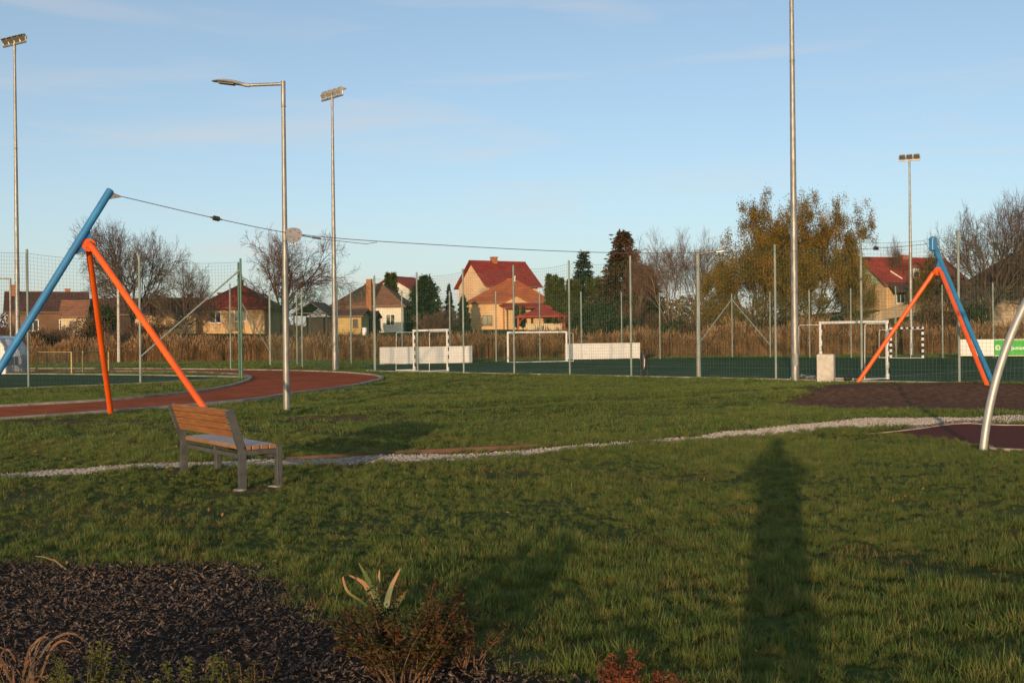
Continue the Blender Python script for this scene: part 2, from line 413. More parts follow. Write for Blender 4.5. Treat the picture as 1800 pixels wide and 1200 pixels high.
# ---- ground sheet (fan grid, fine near the camera, reaching the horizon)
rows = np.concatenate([np.linspace(-60, 2.5, 26)[:-1], np.geomspace(2.5, 130, 400), np.geomspace(134, 4000, 40)])
cols = np.linspace(-1, 1, 241)
YY, TT = np.meshgrid(rows, cols, indexing='ij')
XX = TT * (9 + np.abs(YY) * .85)
ZZ = H(XX, YY)
nr, nc = XX.shape
idx = np.arange(nr * nc).reshape(nr, nc)
Fq = np.stack([idx[:-1, :-1], idx[:-1, 1:], idx[1:, 1:], idx[1:, :-1]], -1).reshape(-1, 4)
gme = mk_mesh('ground', np.stack([XX, YY, ZZ], -1).reshape(-1, 3), Fq, smooth=True)
def vattr(me, name, arr):
    a = me.attributes.new(name, 'FLOAT', 'POINT'); a.data.foreach_set('value', np.asarray(arr, np.float32).ravel())
SM = soil_mask(XX, YY)
vattr(gme, 'soil', SM)
dgr = dist_poly(gravel_mid, XX, YY, False)

vattr(gme, 'mulch', smooth(-.15, .25, dist_poly(mulch_poly, XX, YY) * np.where(inside(mulch_poly, XX, YY), 1, -1) + .12 * fnoise(XX, YY, 2.5, 8)))

def ghalf(X):
    return np.interp(X, [-14, -6, -4.2, -3, -1.2, 0, 1.0, 2.6, 3.6, 6, 9, 12], [.10, .14, .26, .38, .34, .26, .20, .22, .38, .52, .55, .4])
def ground_mat():
    m = bpy.data.materials.new('lawn soil and thatch'); m.use_nodes = True
    t = m.node_tree; b = t.nodes['Principled BSDF']; b.inputs['Roughness'].default_value = .95; b.inputs['Specular IOR Level'].default_value = .03
    g = t.nodes.new('ShaderNodeNewGeometry')
    def noise(s, d=6):
        n = t.nodes.new('ShaderNodeTexNoise'); n.inputs['Scale'].default_value = s; n.inputs['Detail'].default_value = d
        t.links.new(g.outputs['Position'], n.inputs['Vector']); return n.outputs['Fac']
    def ramp(fac, p0, c0, p1, c1, mid=None):
        r = t.nodes.new('ShaderNodeValToRGB'); e = r.color_ramp.elements
        e[0].position = p0; e[0].color = (*c0, 1); e[1].position = p1; e[1].color = (*c1, 1)
        if mid: x = e.new(mid[0]); x.color = (*mid[1], 1)
        t.links.new(fac, r.inputs['Fac']); return r.outputs['Color']
    def mix(fac, a, bb):
        x = t.nodes.new('ShaderNodeMix'); x.data_type = 'RGBA'
        t.links.new(fac, x.inputs['Factor']); t.links.new(a, x.inputs['A']); t.links.new(bb, x.inputs['B']); return x.outputs['Result']
    def att(n):
        a = t.nodes.new('ShaderNodeAttribute'); a.attribute_name = n; return a.outputs['Fac']
    fine = ramp(noise(9, 8), .3, (.040, .056, .016), .72, (.095, .11, .034), (.5, (.062, .082, .022)))
    big = ramp(noise(.35, 7), .4, (.040, .062, .016), .66, (.105, .112, .036))
    lawn = mix(ramp(noise(1.7, 5), .35, (0, 0, 0), .65, (1, 1, 1)), fine, big)
    soil = ramp(noise(7, 9), .3, (.09, .046, .026), .72, (.26, .138, .08), (.5, (.155, .08, .046)))
    grav = ramp(noise(26, 4), .38, (.10, .075, .06), .6, (.42, .37, .32))
    mul = ramp(noise(38, 6), .35, (.017, .013, .010), .7, (.07, .048, .035))
    c = mix(att('soil'), lawn, soil); c = mix(att('gravel'), c, grav); c = mix(att('mulch'), c, mul)
    t.links.new(c, b.inputs['Base Color'])
    bp = t.nodes.new('ShaderNodeBump'); bp.inputs['Strength'].default_value = .5; bp.inputs['Distance'].default_value = .03
    t.links.new(noise(18, 8), bp.inputs['Height']); t.links.new(bp.outputs['Normal'], b.inputs['Normal'])
    return m
vattr(gme, 'gravel', 1 - smooth(-.08, .12, dgr - ghalf(XX) + .09 * fnoise(XX, YY, 2.0, 8) + .06 * fnoise(XX, YY, 7, 8)))
gme.materials.append(ground_mat())
ground = bpy.data.objects.new('ground', gme); COL.objects.link(ground); ground['kind'] = 'structure'

# ---- flat sheets
def sheet(name, poly, z, material, thick=.0):
    bm = bmesh.new()
    vs = [bm.verts.new((p[0], p[1], z)) for p in poly]
    f = bm.faces.new(vs)
    if f.normal.z < 0: f.normal_flip()
    bmesh.ops.triangulate(bm, faces=[f])
    me = bpy.data.meshes.new(name); bm.to_mesh(me); bm.free()
    me.materials.append(material)
    o = bpy.data.objects.new(name, me); COL.objects.link(o); o['kind'] = 'structure'
    return o
def dedupe(p):
    out = []
    for q in p:
        if not out or (q[0] - out[-1][0]) ** 2 + (q[1] - out[-1][1]) ** 2 > 1e-6: out.append(q)
    if (out[0][0] - out[-1][0]) ** 2 + (out[0][1] - out[-1][1]) ** 2 < 1e-6: out.pop()
    return out
sheet('running_track', dedupe(track_poly), .012, M['track'])
sheet('turf_pitch', dedupe(turf_left), .016, M['turf'])
sheet('turf_pitch', dedupe(main_turf), .016, M['turf'])
def ribbon(path, wdt, z0, z1, off=0.0):
    """rectangular kerb of real section along a path"""
    mb = MB(); n = len(path); P = [Vector((p[0], p[1], 0)) for p in path]
    for i, p in enumerate(P):
        d = (P[min(i + 1, n - 1)] - P[max(i - 1, 0)]).normalized(); s = Vector((-d.y, d.x, 0))
        for a, z in ((off - wdt / 2, z0), (off + wdt / 2, z0), (off + wdt / 2, z1), (off - wdt / 2, z1)):
            mb.v.append(tuple(p + s * a + Vector((0, 0, z))))
    for i in range(n - 1):
        for k in range(4):
            k2 = (k + 1) % 4; mb.f.append((i * 4 + k, i * 4 + k2, i * 4 + 4 + k2, i * 4 + 4 + k))
    mb.f.append((0, 1, 2, 3)); mb.f.append(((n - 1) * 4 + 3, (n - 1) * 4 + 2, (n - 1) * 4 + 1, (n - 1) * 4))
    return mb
def kerb(path, wdt, top, material, name='kerb'):
    o = obj(name, ribbon(path, wdt, -.1, top), material); o['kind'] = 'structure'; return o
kerb(dedupe(tr_out), .16, .06, M['kerb'])
kerb(dedupe(tr_in), .14, .07, M['kerb'])
kerb(dedupe(turf_left), .22, .055, M['kerb'])
kerb([FP(-1.2)[:2], FP(11)[:2]], .22, .045, M['kerb'])
# pad with its edging
pp = dedupe(pad_poly)
sheet('rubber_pad', pp, .022, M['pad'])
kerb(pp + [pp[0]], .07, .035, M['pad_edge'], 'pad_edging')
# timber edging on the far side of the gravel
gm = dedupe(gravel_mid)
kerb([p for p in catmull(gm[::6], 5) if p[0] < 1.2], .05, .055, M['timber'], 'timber_edging').location = (-.10, .50, 0)
# pitch lines
def pline(a, b, wdt=.09, z=.021):
    a, b = Vector((a[0], a[1], 0)), Vector((b[0], b[1], 0))
    d = (b - a).normalized(); s = Vector((-d.y, d.x, 0)) * wdt / 2; k = Vector((0, 0, z))
    m = MB(); m.poly([a - s + k, b - s + k, b + s + k, a + s + k])
    o = obj('pitch_line', m, M['line']); o['kind'] = 'structure'
fd = (FP(1) - FP(0)).normalized(); fn = Vector((fd.y * -1, fd.x, 0))
if fn.y < 0: fn = -fn
for t in (2.4, 5.2, 12.0, 20.5):
    pline(FP(-.6) + fn * t, FP(12) + fn * t)
for k in (1.2, 6.6, 9.5):
    pline(FP(k) + fn * 2.4, FP(k) + fn * 20.5)
pline(gp(0, 664), gp(300, 664.5)); pline(gp(210, 668), gp(330, 667.5)); pline(gp(20, 676), gp(330, 667.5))

# ------------------------------------------------------------------ scattering (geometry nodes)
def scatter(name, P, rot, scl, ind, protos, kind='stuff', label=None, cat=None):
    col = bpy.data.collections.new(name + '_pieces')
    for i, (me, nm) in enumerate(protos):
        o = bpy.data.objects.new('%s_%02d' % (nm, i), me); col.objects.link(o)
    me = bpy.data.meshes.new(name); me.vertices.add(len(P)); me.vertices.foreach_set('co', np.asarray(P, np.float32).ravel())
    a = me.attributes.new('rot', 'FLOAT_VECTOR', 'POINT'); a.data.foreach_set('vector', np.asarray(rot, np.float32).ravel())
    a = me.attributes.new('scl', 'FLOAT_VECTOR', 'POINT'); a.data.foreach_set('vector', np.asarray(scl, np.float32).ravel())
    a = me.attributes.new('ind', 'INT', 'POINT'); a.data.foreach_set('value', np.asarray(ind, np.int32).ravel())
    me.update()
    o = bpy.data.objects.new(name, me); COL.objects.link(o); o['kind'] = kind
    if label: o['label'] = label
    if cat: o['category'] = cat
    ng = bpy.data.node_groups.new(name + '_nodes', 'GeometryNodeTree')
    ng.interface.new_socket('Geometry', in_out='INPUT', socket_type='NodeSocketGeometry')
    ng.interface.new_socket('Geometry', in_out='OUTPUT', socket_type='NodeSocketGeometry')
    gi = ng.nodes.new('NodeGroupInput'); go = ng.nodes.new('NodeGroupOutput')
    ci = ng.nodes.new('GeometryNodeCollectionInfo'); ci.inputs['Collection'].default_value = col
    ci.inputs['Separate Children'].default_value = True; ci.inputs['Reset Children'].default_value = True
    ip = ng.nodes.new('GeometryNodeInstanceOnPoints'); ip.inputs['Pick Instance'].default_value = True
    def na(n, ty):
        x = ng.nodes.new('GeometryNodeInputNamedAttribute'); x.data_type = ty; x.inputs['Name'].default_value = n
        return [s for s in x.outputs if s.enabled and s.name == 'Attribute'][0]
    er = ng.nodes.new('FunctionNodeEulerToRotation')
    ng.links.new(na('rot', 'FLOAT_VECTOR'), er.inputs[0]); ng.links.new(er.outputs[0], ip.inputs['Rotation'])
    ng.links.new(na('scl', 'FLOAT_VECTOR'), ip.inputs['Scale']); ng.links.new(na('ind', 'INT'), ip.inputs['Instance Index'])
    ng.links.new(gi.outputs[0], ip.inputs['Points']); ng.links.new(ci.outputs[0], ip.inputs['Instance'])
    ng.links.new(ip.outputs[0], go.inputs[0])
    md = o.modifiers.new('scatter', 'NODES'); md.node_group = ng
    return o

# ---- grass
def grass_mat():
    m = bpy.data.materials.new('grass blades'); m.use_nodes = True
    t = m.node_tree; b = t.nodes['Principled BSDF']; outn = t.nodes['Material Output']
    b.inputs['Roughness'].default_value = .55; b.inputs['Specular IOR Level'].default_value = .25
    g = t.nodes.new('ShaderNodeNewGeometry')
    def noise(s, d=4):
        n = t.nodes.new('ShaderNodeTexNoise'); n.inputs['Scale'].default_value = s; n.inputs['Detail'].default_value = d
        t.links.new(g.outputs['Position'], n.inputs['Vector']); return n.outputs['Fac']
    def ramp(fac, p0, c0, p1, c1, mid=None):
        r = t.nodes.new('ShaderNodeValToRGB'); e = r.color_ramp.elements
        e[0].position = p0; e[0].color = (*c0, 1); e[1].position = p1; e[1].color = (*c1, 1)
        if mid: x = e.new(mid[0]); x.color = (*mid[1], 1)
        t.links.new(fac, r.inputs['Fac']); return r.outputs['Color']
    a = t.nodes.new('ShaderNodeAttribute'); a.attribute_name = 'tip'
    low = ramp(noise(1.1, 6), .36, (.024, .060, .013), .66, (.085, .11, .026), (.5, (.045, .085, .017)))
    tip = ramp(noise(5.0, 5), .36, (.080, .165, .032), .72, (.31, .30, .085), (.55, (.165, .23, .046)))
    x = t.nodes.new('ShaderNodeMix'); x.data_type = 'RGBA'
    t.links.new(a.outputs['Fac'], x.inputs['Factor']); t.links.new(low, x.inputs['A']); t.links.new(tip, x.inputs['B'])
    # straw coloured blades
    a2 = t.nodes.new('ShaderNodeAttribute'); a2.attribute_name = 'dry'
    y = t.nodes.new('ShaderNodeMix'); y.data_type = 'RGBA'; y.inputs['B'].default_value = (.19, .115, .045, 1)
    t.links.new(a2.outputs['Fac'], y.inputs['Factor']); t.links.new(x.outputs['Result'], y.inputs['A'])
    col = y.outputs['Result']
    t.links.new(col, b.inputs['Base Color'])
    tr = t.nodes.new('ShaderNodeBsdfTranslucent'); t.links.new(col, tr.inputs['Color'])
    ms = t.nodes.new('ShaderNodeMixShader'); ms.inputs[0].default_value = .28
    t.links.new(b.outputs[0], ms.inputs[1]); t.links.new(tr.outputs[0], ms.inputs[2]); t.links.new(ms.outputs[0], outn.inputs['Surface'])
    return m
M['grass'] = grass_mat()
def tuft(seed, n, hgt, spread, wid, dryp=.06, segs=3):
    r = random.Random(seed); V = []; F = []; tip = []; dry = []
    for i in range(n):
        a = r.uniform(0, 6.283); rad = spread * r.random() ** .7
        bx, by = rad * math.cos(a), rad * math.sin(a)
        L = hgt * r.uniform(.45, 1.15); az = r.uniform(0, 6.283); lean = r.uniform(.08, 1.0) ** 1.1
        fw = r.uniform(0, 6.283); wx, wy = math.cos(fw) * wid * r.uniform(.7, 1.3), math.sin(fw) * wid * r.uniform(.7, 1.3)
        dr = 1.0 if r.random() < dryp else r.random() * .25
        b0 = len(V)
        for s in range(segs):
            t = s / segs; bend = lean * t * t
            cx = bx + math.cos(az) * L * (lean * .35 * t + bend * .6); cy = by + math.sin(az) * L * (lean * .35 * t + bend * .6)
            cz = L * (t - .35 * bend * t) - .01
            k = 1 - .55 * t
            V += [(cx - wx * k, cy - wy * k, cz), (cx + wx * k, cy + wy * k, cz)]; tip += [t, t]; dry += [dr, dr]
        V.append((bx + math.cos(az) * L * lean * .95, by + math.sin(az) * L * lean * .95, L * (1 - .35 * lean))); tip.append(1); dry.append(dr)
        for s in range(segs - 1): F.append((b0 + 2 * s, b0 + 2 * s + 1, b0 + 2 * s + 3, b0 + 2 * s + 2))
        F.append((b0 + 2 * segs - 2, b0 + 2 * segs - 1, b0 + 2 * segs))
    me = mk_mesh('grass_tuft', V, F)
    vattr(me, 'tip', tip); vattr(me, 'dry', dry); me.materials.append(M['grass'])
    return me
near_t = [(tuft(10 + i, 28, .058, .036, .0018, .05 + .05 * (i % 3)), 'grass_tuft') for i in range(5)] + [(tuft(30, 12, .045, .05, .002, .5), 'grass_tuft')]
far_t = [(tuft(50 + i, 22, .052, .11, .0040, .07, 2), 'grass_tuft') for i in range(4)] + [(tuft(70, 18, .04, .12, .004, .5, 2), 'grass_tuft')]

def lawn_points(d0, d1, dens, margin):
    area_w = lambda d: 2 * (.45 * d + margin)
    A = (d1 - d0) * (area_w(d0) + area_w(d1)) / 2
    n = int(A * dens * 1.0)
    Y = rng.uniform(0, 1, n); w0, w1 = area_w(d0), area_w(d1)
    # sample with density growing with width
    u = Y; Yd = d0 + (d1 - d0) * ((-w0 + np.sqrt(w0 * w0 + u * (w1 * w1 - w0 * w0))) / (w1 - w0))
    X = rng.uniform(-.5, .5, n) * (w0 + (w1 - w0) * (Yd - d0) / (d1 - d0))
    return X, Yd
def lawn_filter(X, Y, soil_cut=.5):
    keep = np.ones(X.shape, bool)
    for p in (track_poly, turf_left, main_turf, pad_poly): keep &= ~inside(p, X, Y)
    mp_ = dist_poly(mulch_poly, X, Y) * np.where(inside(mulch_poly, X, Y), 1, -1)
    keep &= mp_ + .16 * fnoise(X, Y, 2.5, 8) < rng.uniform(-.15, .2, X.shape)
    gd = dist_poly(gravel_mid, X, Y, False)
    patchy = fnoise(X, Y, 1.1, 8, 2) * .10 + .06 * fnoise(X, Y, 7, 8)
    keep &= gd - ghalf(X) + patchy > rng.uniform(-.14, .10, X.shape)
    keep &= rng.uniform(0, 1, X.shape) > soil_mask(X, Y) * 1.15
    # thin spots in the turf
    thin = fnoise(X, Y, 1.5, 10, 13) + .6 * fnoise(X, Y, 4.5, 10, 21)
    keep &= ~((thin < -1.45) & (rng.uniform(0, 1, X.shape) < .7))
    keep &= ~((fnoise(X, Y, 16, 12, 31) < -.55) & (rng.uniform(0, 1, X.shape) < .75 - .5 * smooth(8, 14, Y)))
    return X[keep], Y[keep]
def grass_band(name, d0, d1, dens, margin, protos, s0, s1, dryidx):
    X, Y = lawn_points(d0, d1, dens, margin); X, Y = lawn_filter(X, Y)
    n = len(X); Z = H(X, Y)
    s = rng.uniform(s0, s1, n) * (1 + .22 * fnoise(X, Y, 1.3, 10, 7) + .22 * fnoise(X, Y, 7, 12, 17) + .32 * fnoise(X, Y, 21, 14, 29))
    s = np.clip(s, .3 * s0, 2.1 * s1)
    rot = np.stack([rng.normal(0, .12, n), rng.normal(0, .12, n), rng.uniform(0, 6.283, n)], -1)
    ind = rng.integers(0, dryidx, n); pd = (fnoise(X, Y, 1.5, 10, 13) + .6 * fnoise(X, Y, 4.5, 10, 21)) < -.85
    ind = np.where(pd & (rng.uniform(0, 1, n) < .6), dryidx, ind)
    scatter(name, np.stack([X, Y, Z], -1), rot, np.stack([s, s, s * rng.uniform(.75, 1.25, n)], -1), ind, protos,
            label=None)
GD = 1.0
grass_band('grass', 2.2, 9, 520 * GD, 2.5, near_t, .75, 1.3, 5)
grass_band('grass', 9, 18, 330 * GD, 3, near_t, .65, 1.1, 5)
grass_band('grass', 18, 34, 95 * GD, 3.5, far_t, .8, 1.25, 4)
grass_band('grass', 34, 62, 30 * GD, 4, far_t, .9, 1.5, 4)
X = rng.uniform(-60, 55, 17000); Y = rng.uniform(62, 100, 17000)
k = ~(inside(main_turf, X, Y) | inside(track_poly, X, Y) | inside(turf_left, X, Y)); X, Y = X[k], Y[k]
s = rng.uniform(1.6, 3.0, len(X))
scatter('grass', np.stack([X, Y, H(X, Y)], -1), np.stack([0 * X, 0 * X, rng.uniform(0, 6.28, len(X))], -1), np.stack([s * 1.6, s * 1.6, s], -1), rng.integers(0, 5, len(X)), far_t)

# ---- gravel stones
def stone(seed):
    r = random.Random(seed); bm = bmesh.new(); bmesh.ops.create_icosphere(bm, subdivisions=1, radius=.5)
    for v in bm.verts: v.co *= r.uniform(.7, 1.15)
    for v in bm.verts: v.co.z *= .6
    me = bpy.data.meshes.new('gravel_stone'); bm.to_mesh(me); bm.free(); me.materials.append(M['stone']); return me
st = [(stone(i), 'gravel_stone') for i in range(5)]
n = 46000
gl = np.array(gm); gi_ = rng.integers(0, len(gl) - 1, n); tt = rng.uniform(0, 1, (n, 1))
Pm = gl[gi_] * (1 - tt) + gl[gi_ + 1] * tt
X = Pm[:, 0] + rng.uniform(-.62, .62, n); Y = Pm[:, 1] + rng.uniform(-.75, .75, n)
gd = dist_poly(gravel_mid, X, Y, False) - ghalf(X) + .09 * fnoise(X, Y, 2.0, 8) + .06 * fnoise(X, Y, 7, 8)
k = (gd < rng.uniform(-.15, .12, n)) & ~inside(pad_poly, X, Y) & (fnoise(X, Y, 1.1, 8, 2) > -1.1 - .8 * smooth(1, 4, X)); X, Y = X[k], Y[k]; n = len(X)
s = rng.uniform(.012, .036, n)
scatter('gravel_strip', np.stack([X, Y, H(X, Y) + .002], -1), rng.uniform(0, 6.28, (n, 3)), np.stack([s, s, s], -1), rng.integers(0, 5, n), st)

# ---- bark chips
def chip(seed):
    r = random.Random(seed); L, W, T = r.uniform(.018, .05), r.uniform(.004, .011), r.uniform(.002, .004)
    mb = MB(); mb.box((0, 0, 0), (L, W, T))
    V = [(x + r.uniform(-.005, .005), y + r.uniform(-.003, .003), z + .006 * (x / L * 2) ** 2) for x, y, z in mb.v]
    me = mk_mesh('bark_chip', V, mb.f); me.materials.append(M['chip']); return me
chips = [(chip(i), 'bark_chip') for i in range(9)]
n = 90000
X = rng.uniform(-8.5, 2.2, n); Y = rng.uniform(1.6, 8.3, n)
md_ = dist_poly(mulch_poly, X, Y) * np.where(inside(mulch_poly, X, Y), 1, -1)
k = md_ + .15 * fnoise(X, Y, 2.5, 8) > rng.uniform(-.2, .12, n); X, Y = X[k], Y[k]; n = len(X)
s = rng.uniform(.35, 1.0, n) + .5 * (rng.uniform(0, 1, n) < .04)
scatter('bark_mulch', np.stack([X, Y, H(X, Y) + rng.uniform(.0, .02, n)], -1), np.stack([rng.normal(0, .5, n), rng.normal(0, .5, n), rng.uniform(0, 6.28, n)], -1), np.stack([s, s, s], -1), rng.integers(0, 9, n), chips)

# ---- fallen leaves and small litter on the lawn
def fleaf(seed):
    r = random.Random(seed); V_ = [(0, 0, .004), (.5, -.28, .10 * r.random()), (1, 0, .02), (.5, .28, .14 * r.random()), (1.35, .02, .06)]
    me = mk_mesh('fallen_leaf', V_, [(0, 1, 2, 3)]); me.materials.append(M['dead_leaf']); return me
M['dead_leaf'] = leaf_mat('dead leaf', (.10, .045, .018), (.34, .19, .07), scale=9, trans=.15)
fl_ = [(fleaf(i), 'fallen_leaf') for i in range(4)]
X, Y = lawn_points(3, 26, 2.6, 2.5); n = len(X); s = rng.uniform(.022, .05, n)
scatter('fallen_leaves', np.stack([X, Y, H(X, Y) + rng.uniform(.01, .05, n)], -1), np.stack([rng.normal(0, .5, n), rng.normal(0, .5, n), rng.uniform(0, 6.28, n)], -1), np.stack([s, s, s], -1), rng.integers(0, 4, n), fl_)

# ------------------------------------------------------------------ zip line
def V3(x, y, z): return Vector((x, y, z))
def zip_frame(T, J, F1, F2, FB, u, label, box):
    base = (F1 + F2 + FB) / 3; base.z = min(F1.z, F2.z)
    t = thing('zip_line_frame', label, 'play frame', base, 'zip line frames')
    dn = V3(0, 0, -.25)
    m = MB(); m.tube([FB + (FB - T).normalized() * .3, T], .074, 18)
    mast = obj('mast', m, M['blue'], t, smooth=True)
    # gusset plate between mast and the two props
    ax = (T - FB).normalized(); Pm = FB + ax * ((J - FB).dot(ax))
    side = u.cross(V3(0, 0, 1)).normalized()
    g = MB()
    g.prism([Pm + ax * .34 - side * .012, Pm - ax * .36 - side * .012, J - ax * .14 + u * .03 - side * .012, J + ax * .1 + u * .02 - side * .012], side * .024)
    obj('gusset', g, M['blue'], mast)
    for F, s in ((F1, 1), (F2, -1)):
        st = J + side * (-s) * .09 * (1 if (F - J).dot(side) < 0 else -1) * s
        sgn = 1 if (F - J).dot(side) > 0 else -1
        st = J + side * sgn * .10
        e = F + (F - st).normalized() * .25
        m = MB(); k = st + (F - st).normalized() * .12 + V3(0, 0, .03)
        m.tube([J + side * sgn * .03 + V3(0, 0, .02), st, k, e], [.056, .059, .061, .061], 16)
        leg = obj('leg', m, M['orange'], t, smooth=True)
        c = MB(); axm = Matrix((u, V3(0, 0, 1), side)).transposed()
        c.lathe(J + side * sgn * .014, [(.03, 0), (.125, 0), (.13, sgn * .01), (.125, sgn * .022), (.03, sgn * .022)], 20, axm)
        fl = obj('flange', c, M['orange'], leg, smooth=True)
        b = MB()
        for a in range(5):
            p = J + side * sgn * .036 + u * (.085 * math.cos(a * 1.257)) + V3(0, 0, .085 * math.sin(a * 1.257))
            b.lathe(p, [(.016, 0), (.016, sgn * .012)], 6, axm)
        obj('bolt', b, M['galv'], leg)['kind'] = 'stuff'
    if box:
        m = MB(); rz = math.atan2(u.y, u.x)
        m.boxz(T + V3(0, 0, -.03), (.21, .15, .36), rz, .02); m.boxz(T + V3(0, 0, .14), (.17, .17, .08), rz, .02)
        bx = obj('tension_box', m, M['blue'], t)
        m = MB(); m.boxz(T - u * .11 + V3(0, 0, .0), (.015, .08, .16), rz, .004)
        obj('cover_plate', m, M['galv'], bx); m = MB()
        m.boxz(T + V3(0, 0, .195), (.08, .12, .03), rz, .004)
        obj('top_plate', m, M['galv'], bx)
    else:
        m = MB(); m.lathe(T, [(.074, -.002), (.077, .004), (.052, .02), (0.01, .022)], 18, Matrix((side, ax.cross(side), ax)).transposed())
        obj('end_cap', m, M['blue'], mast, smooth=True)
        m = MB(); a = T - ax * .12 + u * .06
        m.prism([a + ax * .08 - side * .01, a - ax * .09 - side * .01, V3(ZA.x + ZU.x * .24, ZA.y + ZU.y * .24, 4.425) - side * .01], side * .02)
        obj('cable_lug', m, M['galv'], t)
    return t
uz = V3(ZU.x, ZU.y, 0)
T1 = V3(-7.83, 22.27, 4.54); J1 = at(156, 431, 22.1)
F1a = gp(195, 727); F1b = gp(381, 753); FB1 = V3(-10.14, 21.0, 0)
for p in (F1a, F1b, FB1): p.z = h1(p.x, p.y)
zip_frame(T1, J1, F1a, F1b, FB1, uz, 'blue and orange zip line frame standing behind the wooden bench', False)
T2 = at(1640, 428, 33.6); J2 = at(1648, 477, 33.75)
F2a = at(1506, 676, 34.6); F2b = at(1735, 688, 29.6); FB2 = V3(14.75, 34.9, 0)
for p in (F2a, F2b, FB2): p.z = h1(p.x, p.y)
F2a = at(1506, 674, 34.6); F2a.z = h1(F2a.x, F2a.y)
zip_frame(T2, J2, F2a, F2b, FB2, -uz, 'blue and orange zip line frame on the bare soil mound', True)
# cable
cq = [(0.22, 4.43), (2.07, 4.08), (3.7, 3.83), (6.06, 3.72), (11.5, 3.65), (16.5, 3.80), (21.2, 4.05), (23.05, T2.z - .02)]
def cable_pt(q):
    for i in range(len(cq) - 1):
        if cq[i][0] <= q <= cq[i + 1][0]: break
    p0 = cq[max(i - 1, 0)]; p1 = cq[i]; p2 = cq[i + 1]; p3 = cq[min(i + 2, len(cq) - 1)]
    t = (q - p1[0]) / (p2[0] - p1[0])
    m1 = (p2[1] - p0[1]) / (p2[0] - p0[0]) * (p2[0] - p1[0]); m2 = (p3[1] - p1[1]) / (p3[0] - p1[0]) * (p2[0] - p1[0])
    z = (2 * t ** 3 - 3 * t * t + 1) * p1[1] + (t ** 3 - 2 * t * t + t) * m1 + (-2 * t ** 3 + 3 * t * t) * p2[1] + (t ** 3 - t * t) * m2
    return V3(ZA.x + ZU.x * q, ZA.y + ZU.y * q, z)
m = MB(); m.tube([cable_pt(.22 + (23.05 - .22) * i / 70) for i in range(71)], .0085, 6)
o = obj('cable', m, M['steel_cable'], loc=cable_pt(11.5)); tag(o, 'long dark steel cable sagging between the two zip line frames', 'cable')
for q, lab in ((2.07, 'black rubber stop on the cable between the bench side frame and the trolley'), (20.9, 'black rubber stop on the cable beside the frame on the soil mound')):
    t = thing('cable_stop', lab, 'cable stop', cable_pt(q))
    d = (cable_pt(q + .1) - cable_pt(q - .1)).normalized(); m = MB()
    m.tube([cable_pt(q) - d * .075, cable_pt(q) - d * .06, cable_pt(q) + d * .06, cable_pt(q) + d * .075], [.03, .05, .05, .03], 14)
    obj('buffer', m, M['rubber'], t, smooth=True)
    m = MB(); m.tube([cable_pt(q) - d * .12, cable_pt(q) + d * .12], .018, 10); obj('clamp', m, M['galv'], t, smooth=True)
# trolley
c = cable_pt(3.70); t = thing('trolley', 'grey rounded trolley plate hanging on the zip line cable', 'trolley', c)
sd = V3(ZV.x, ZV.y, 0) * -1
prof = []
for i in range(28):
    a = 2 * math.pi * i / 28; r = .165 * (1 + .06 * math.cos(2 * a) + .05 * math.sin(3 * a))
    prof.append((r * math.cos(a), r * math.sin(a) * 1.02 - .03))
for sgn in (-1, 1):
    m = MB(); m.prism([c + uz * x + V3(0, 0, z) + sd * .045 * sgn for x, z in prof], sd * .012 * sgn)
    pl = obj('plate', m, M['trolley'], t)
    m = MB()
    for a in range(6):
        p = c + uz * (.115 * math.cos(a * 1.047 + .4)) + V3(0, 0, .115 * math.sin(a * 1.047 + .4) - .03) + sd * (.057 * sgn)
        m.lathe(p, [(.013, 0), (.011, .008)], 8, Matrix((uz, V3(0, 0, 1), sd * sgn)).transposed())
    obj('bolt', m, M['steel_cable'], pl)['kind'] = 'stuff'
m = MB(); m.boxz(c + V3(0, 0, -.03), (.18, .08, .16), math.atan2(uz.y, uz.x)); obj('wheel_block', m, M['rubber'], t)
m = MB(); m.tube([c + V3(0, 0, -.17), c + V3(0, 0, -.25)], .012, 8); m.lathe(c + V3(0, 0, -.26), [(.022, -.02), (.026, 0), (.022, .02)], 10); obj('swivel', m, M['galv'], t)
m = MB()
pa = cable_pt(3.88) + V3(0, 0, -.02); pb = cable_pt(4.12) + V3(0, 0, -.035); pc = cable_pt(5.35) + V3(0, 0, -.075); pd = cable_pt(5.6) + V3(0, 0, -.02)
m.tube([pa, pb], .012, 8); m.tube([pb, cable_pt(4.3) + V3(0, 0, -.04)], .022, 8); m.tube([cable_pt(4.3) + V3(0, 0, -.05), pc, pd], .007, 6)
obj('tow_cord', m, M['steel_cable'], t)

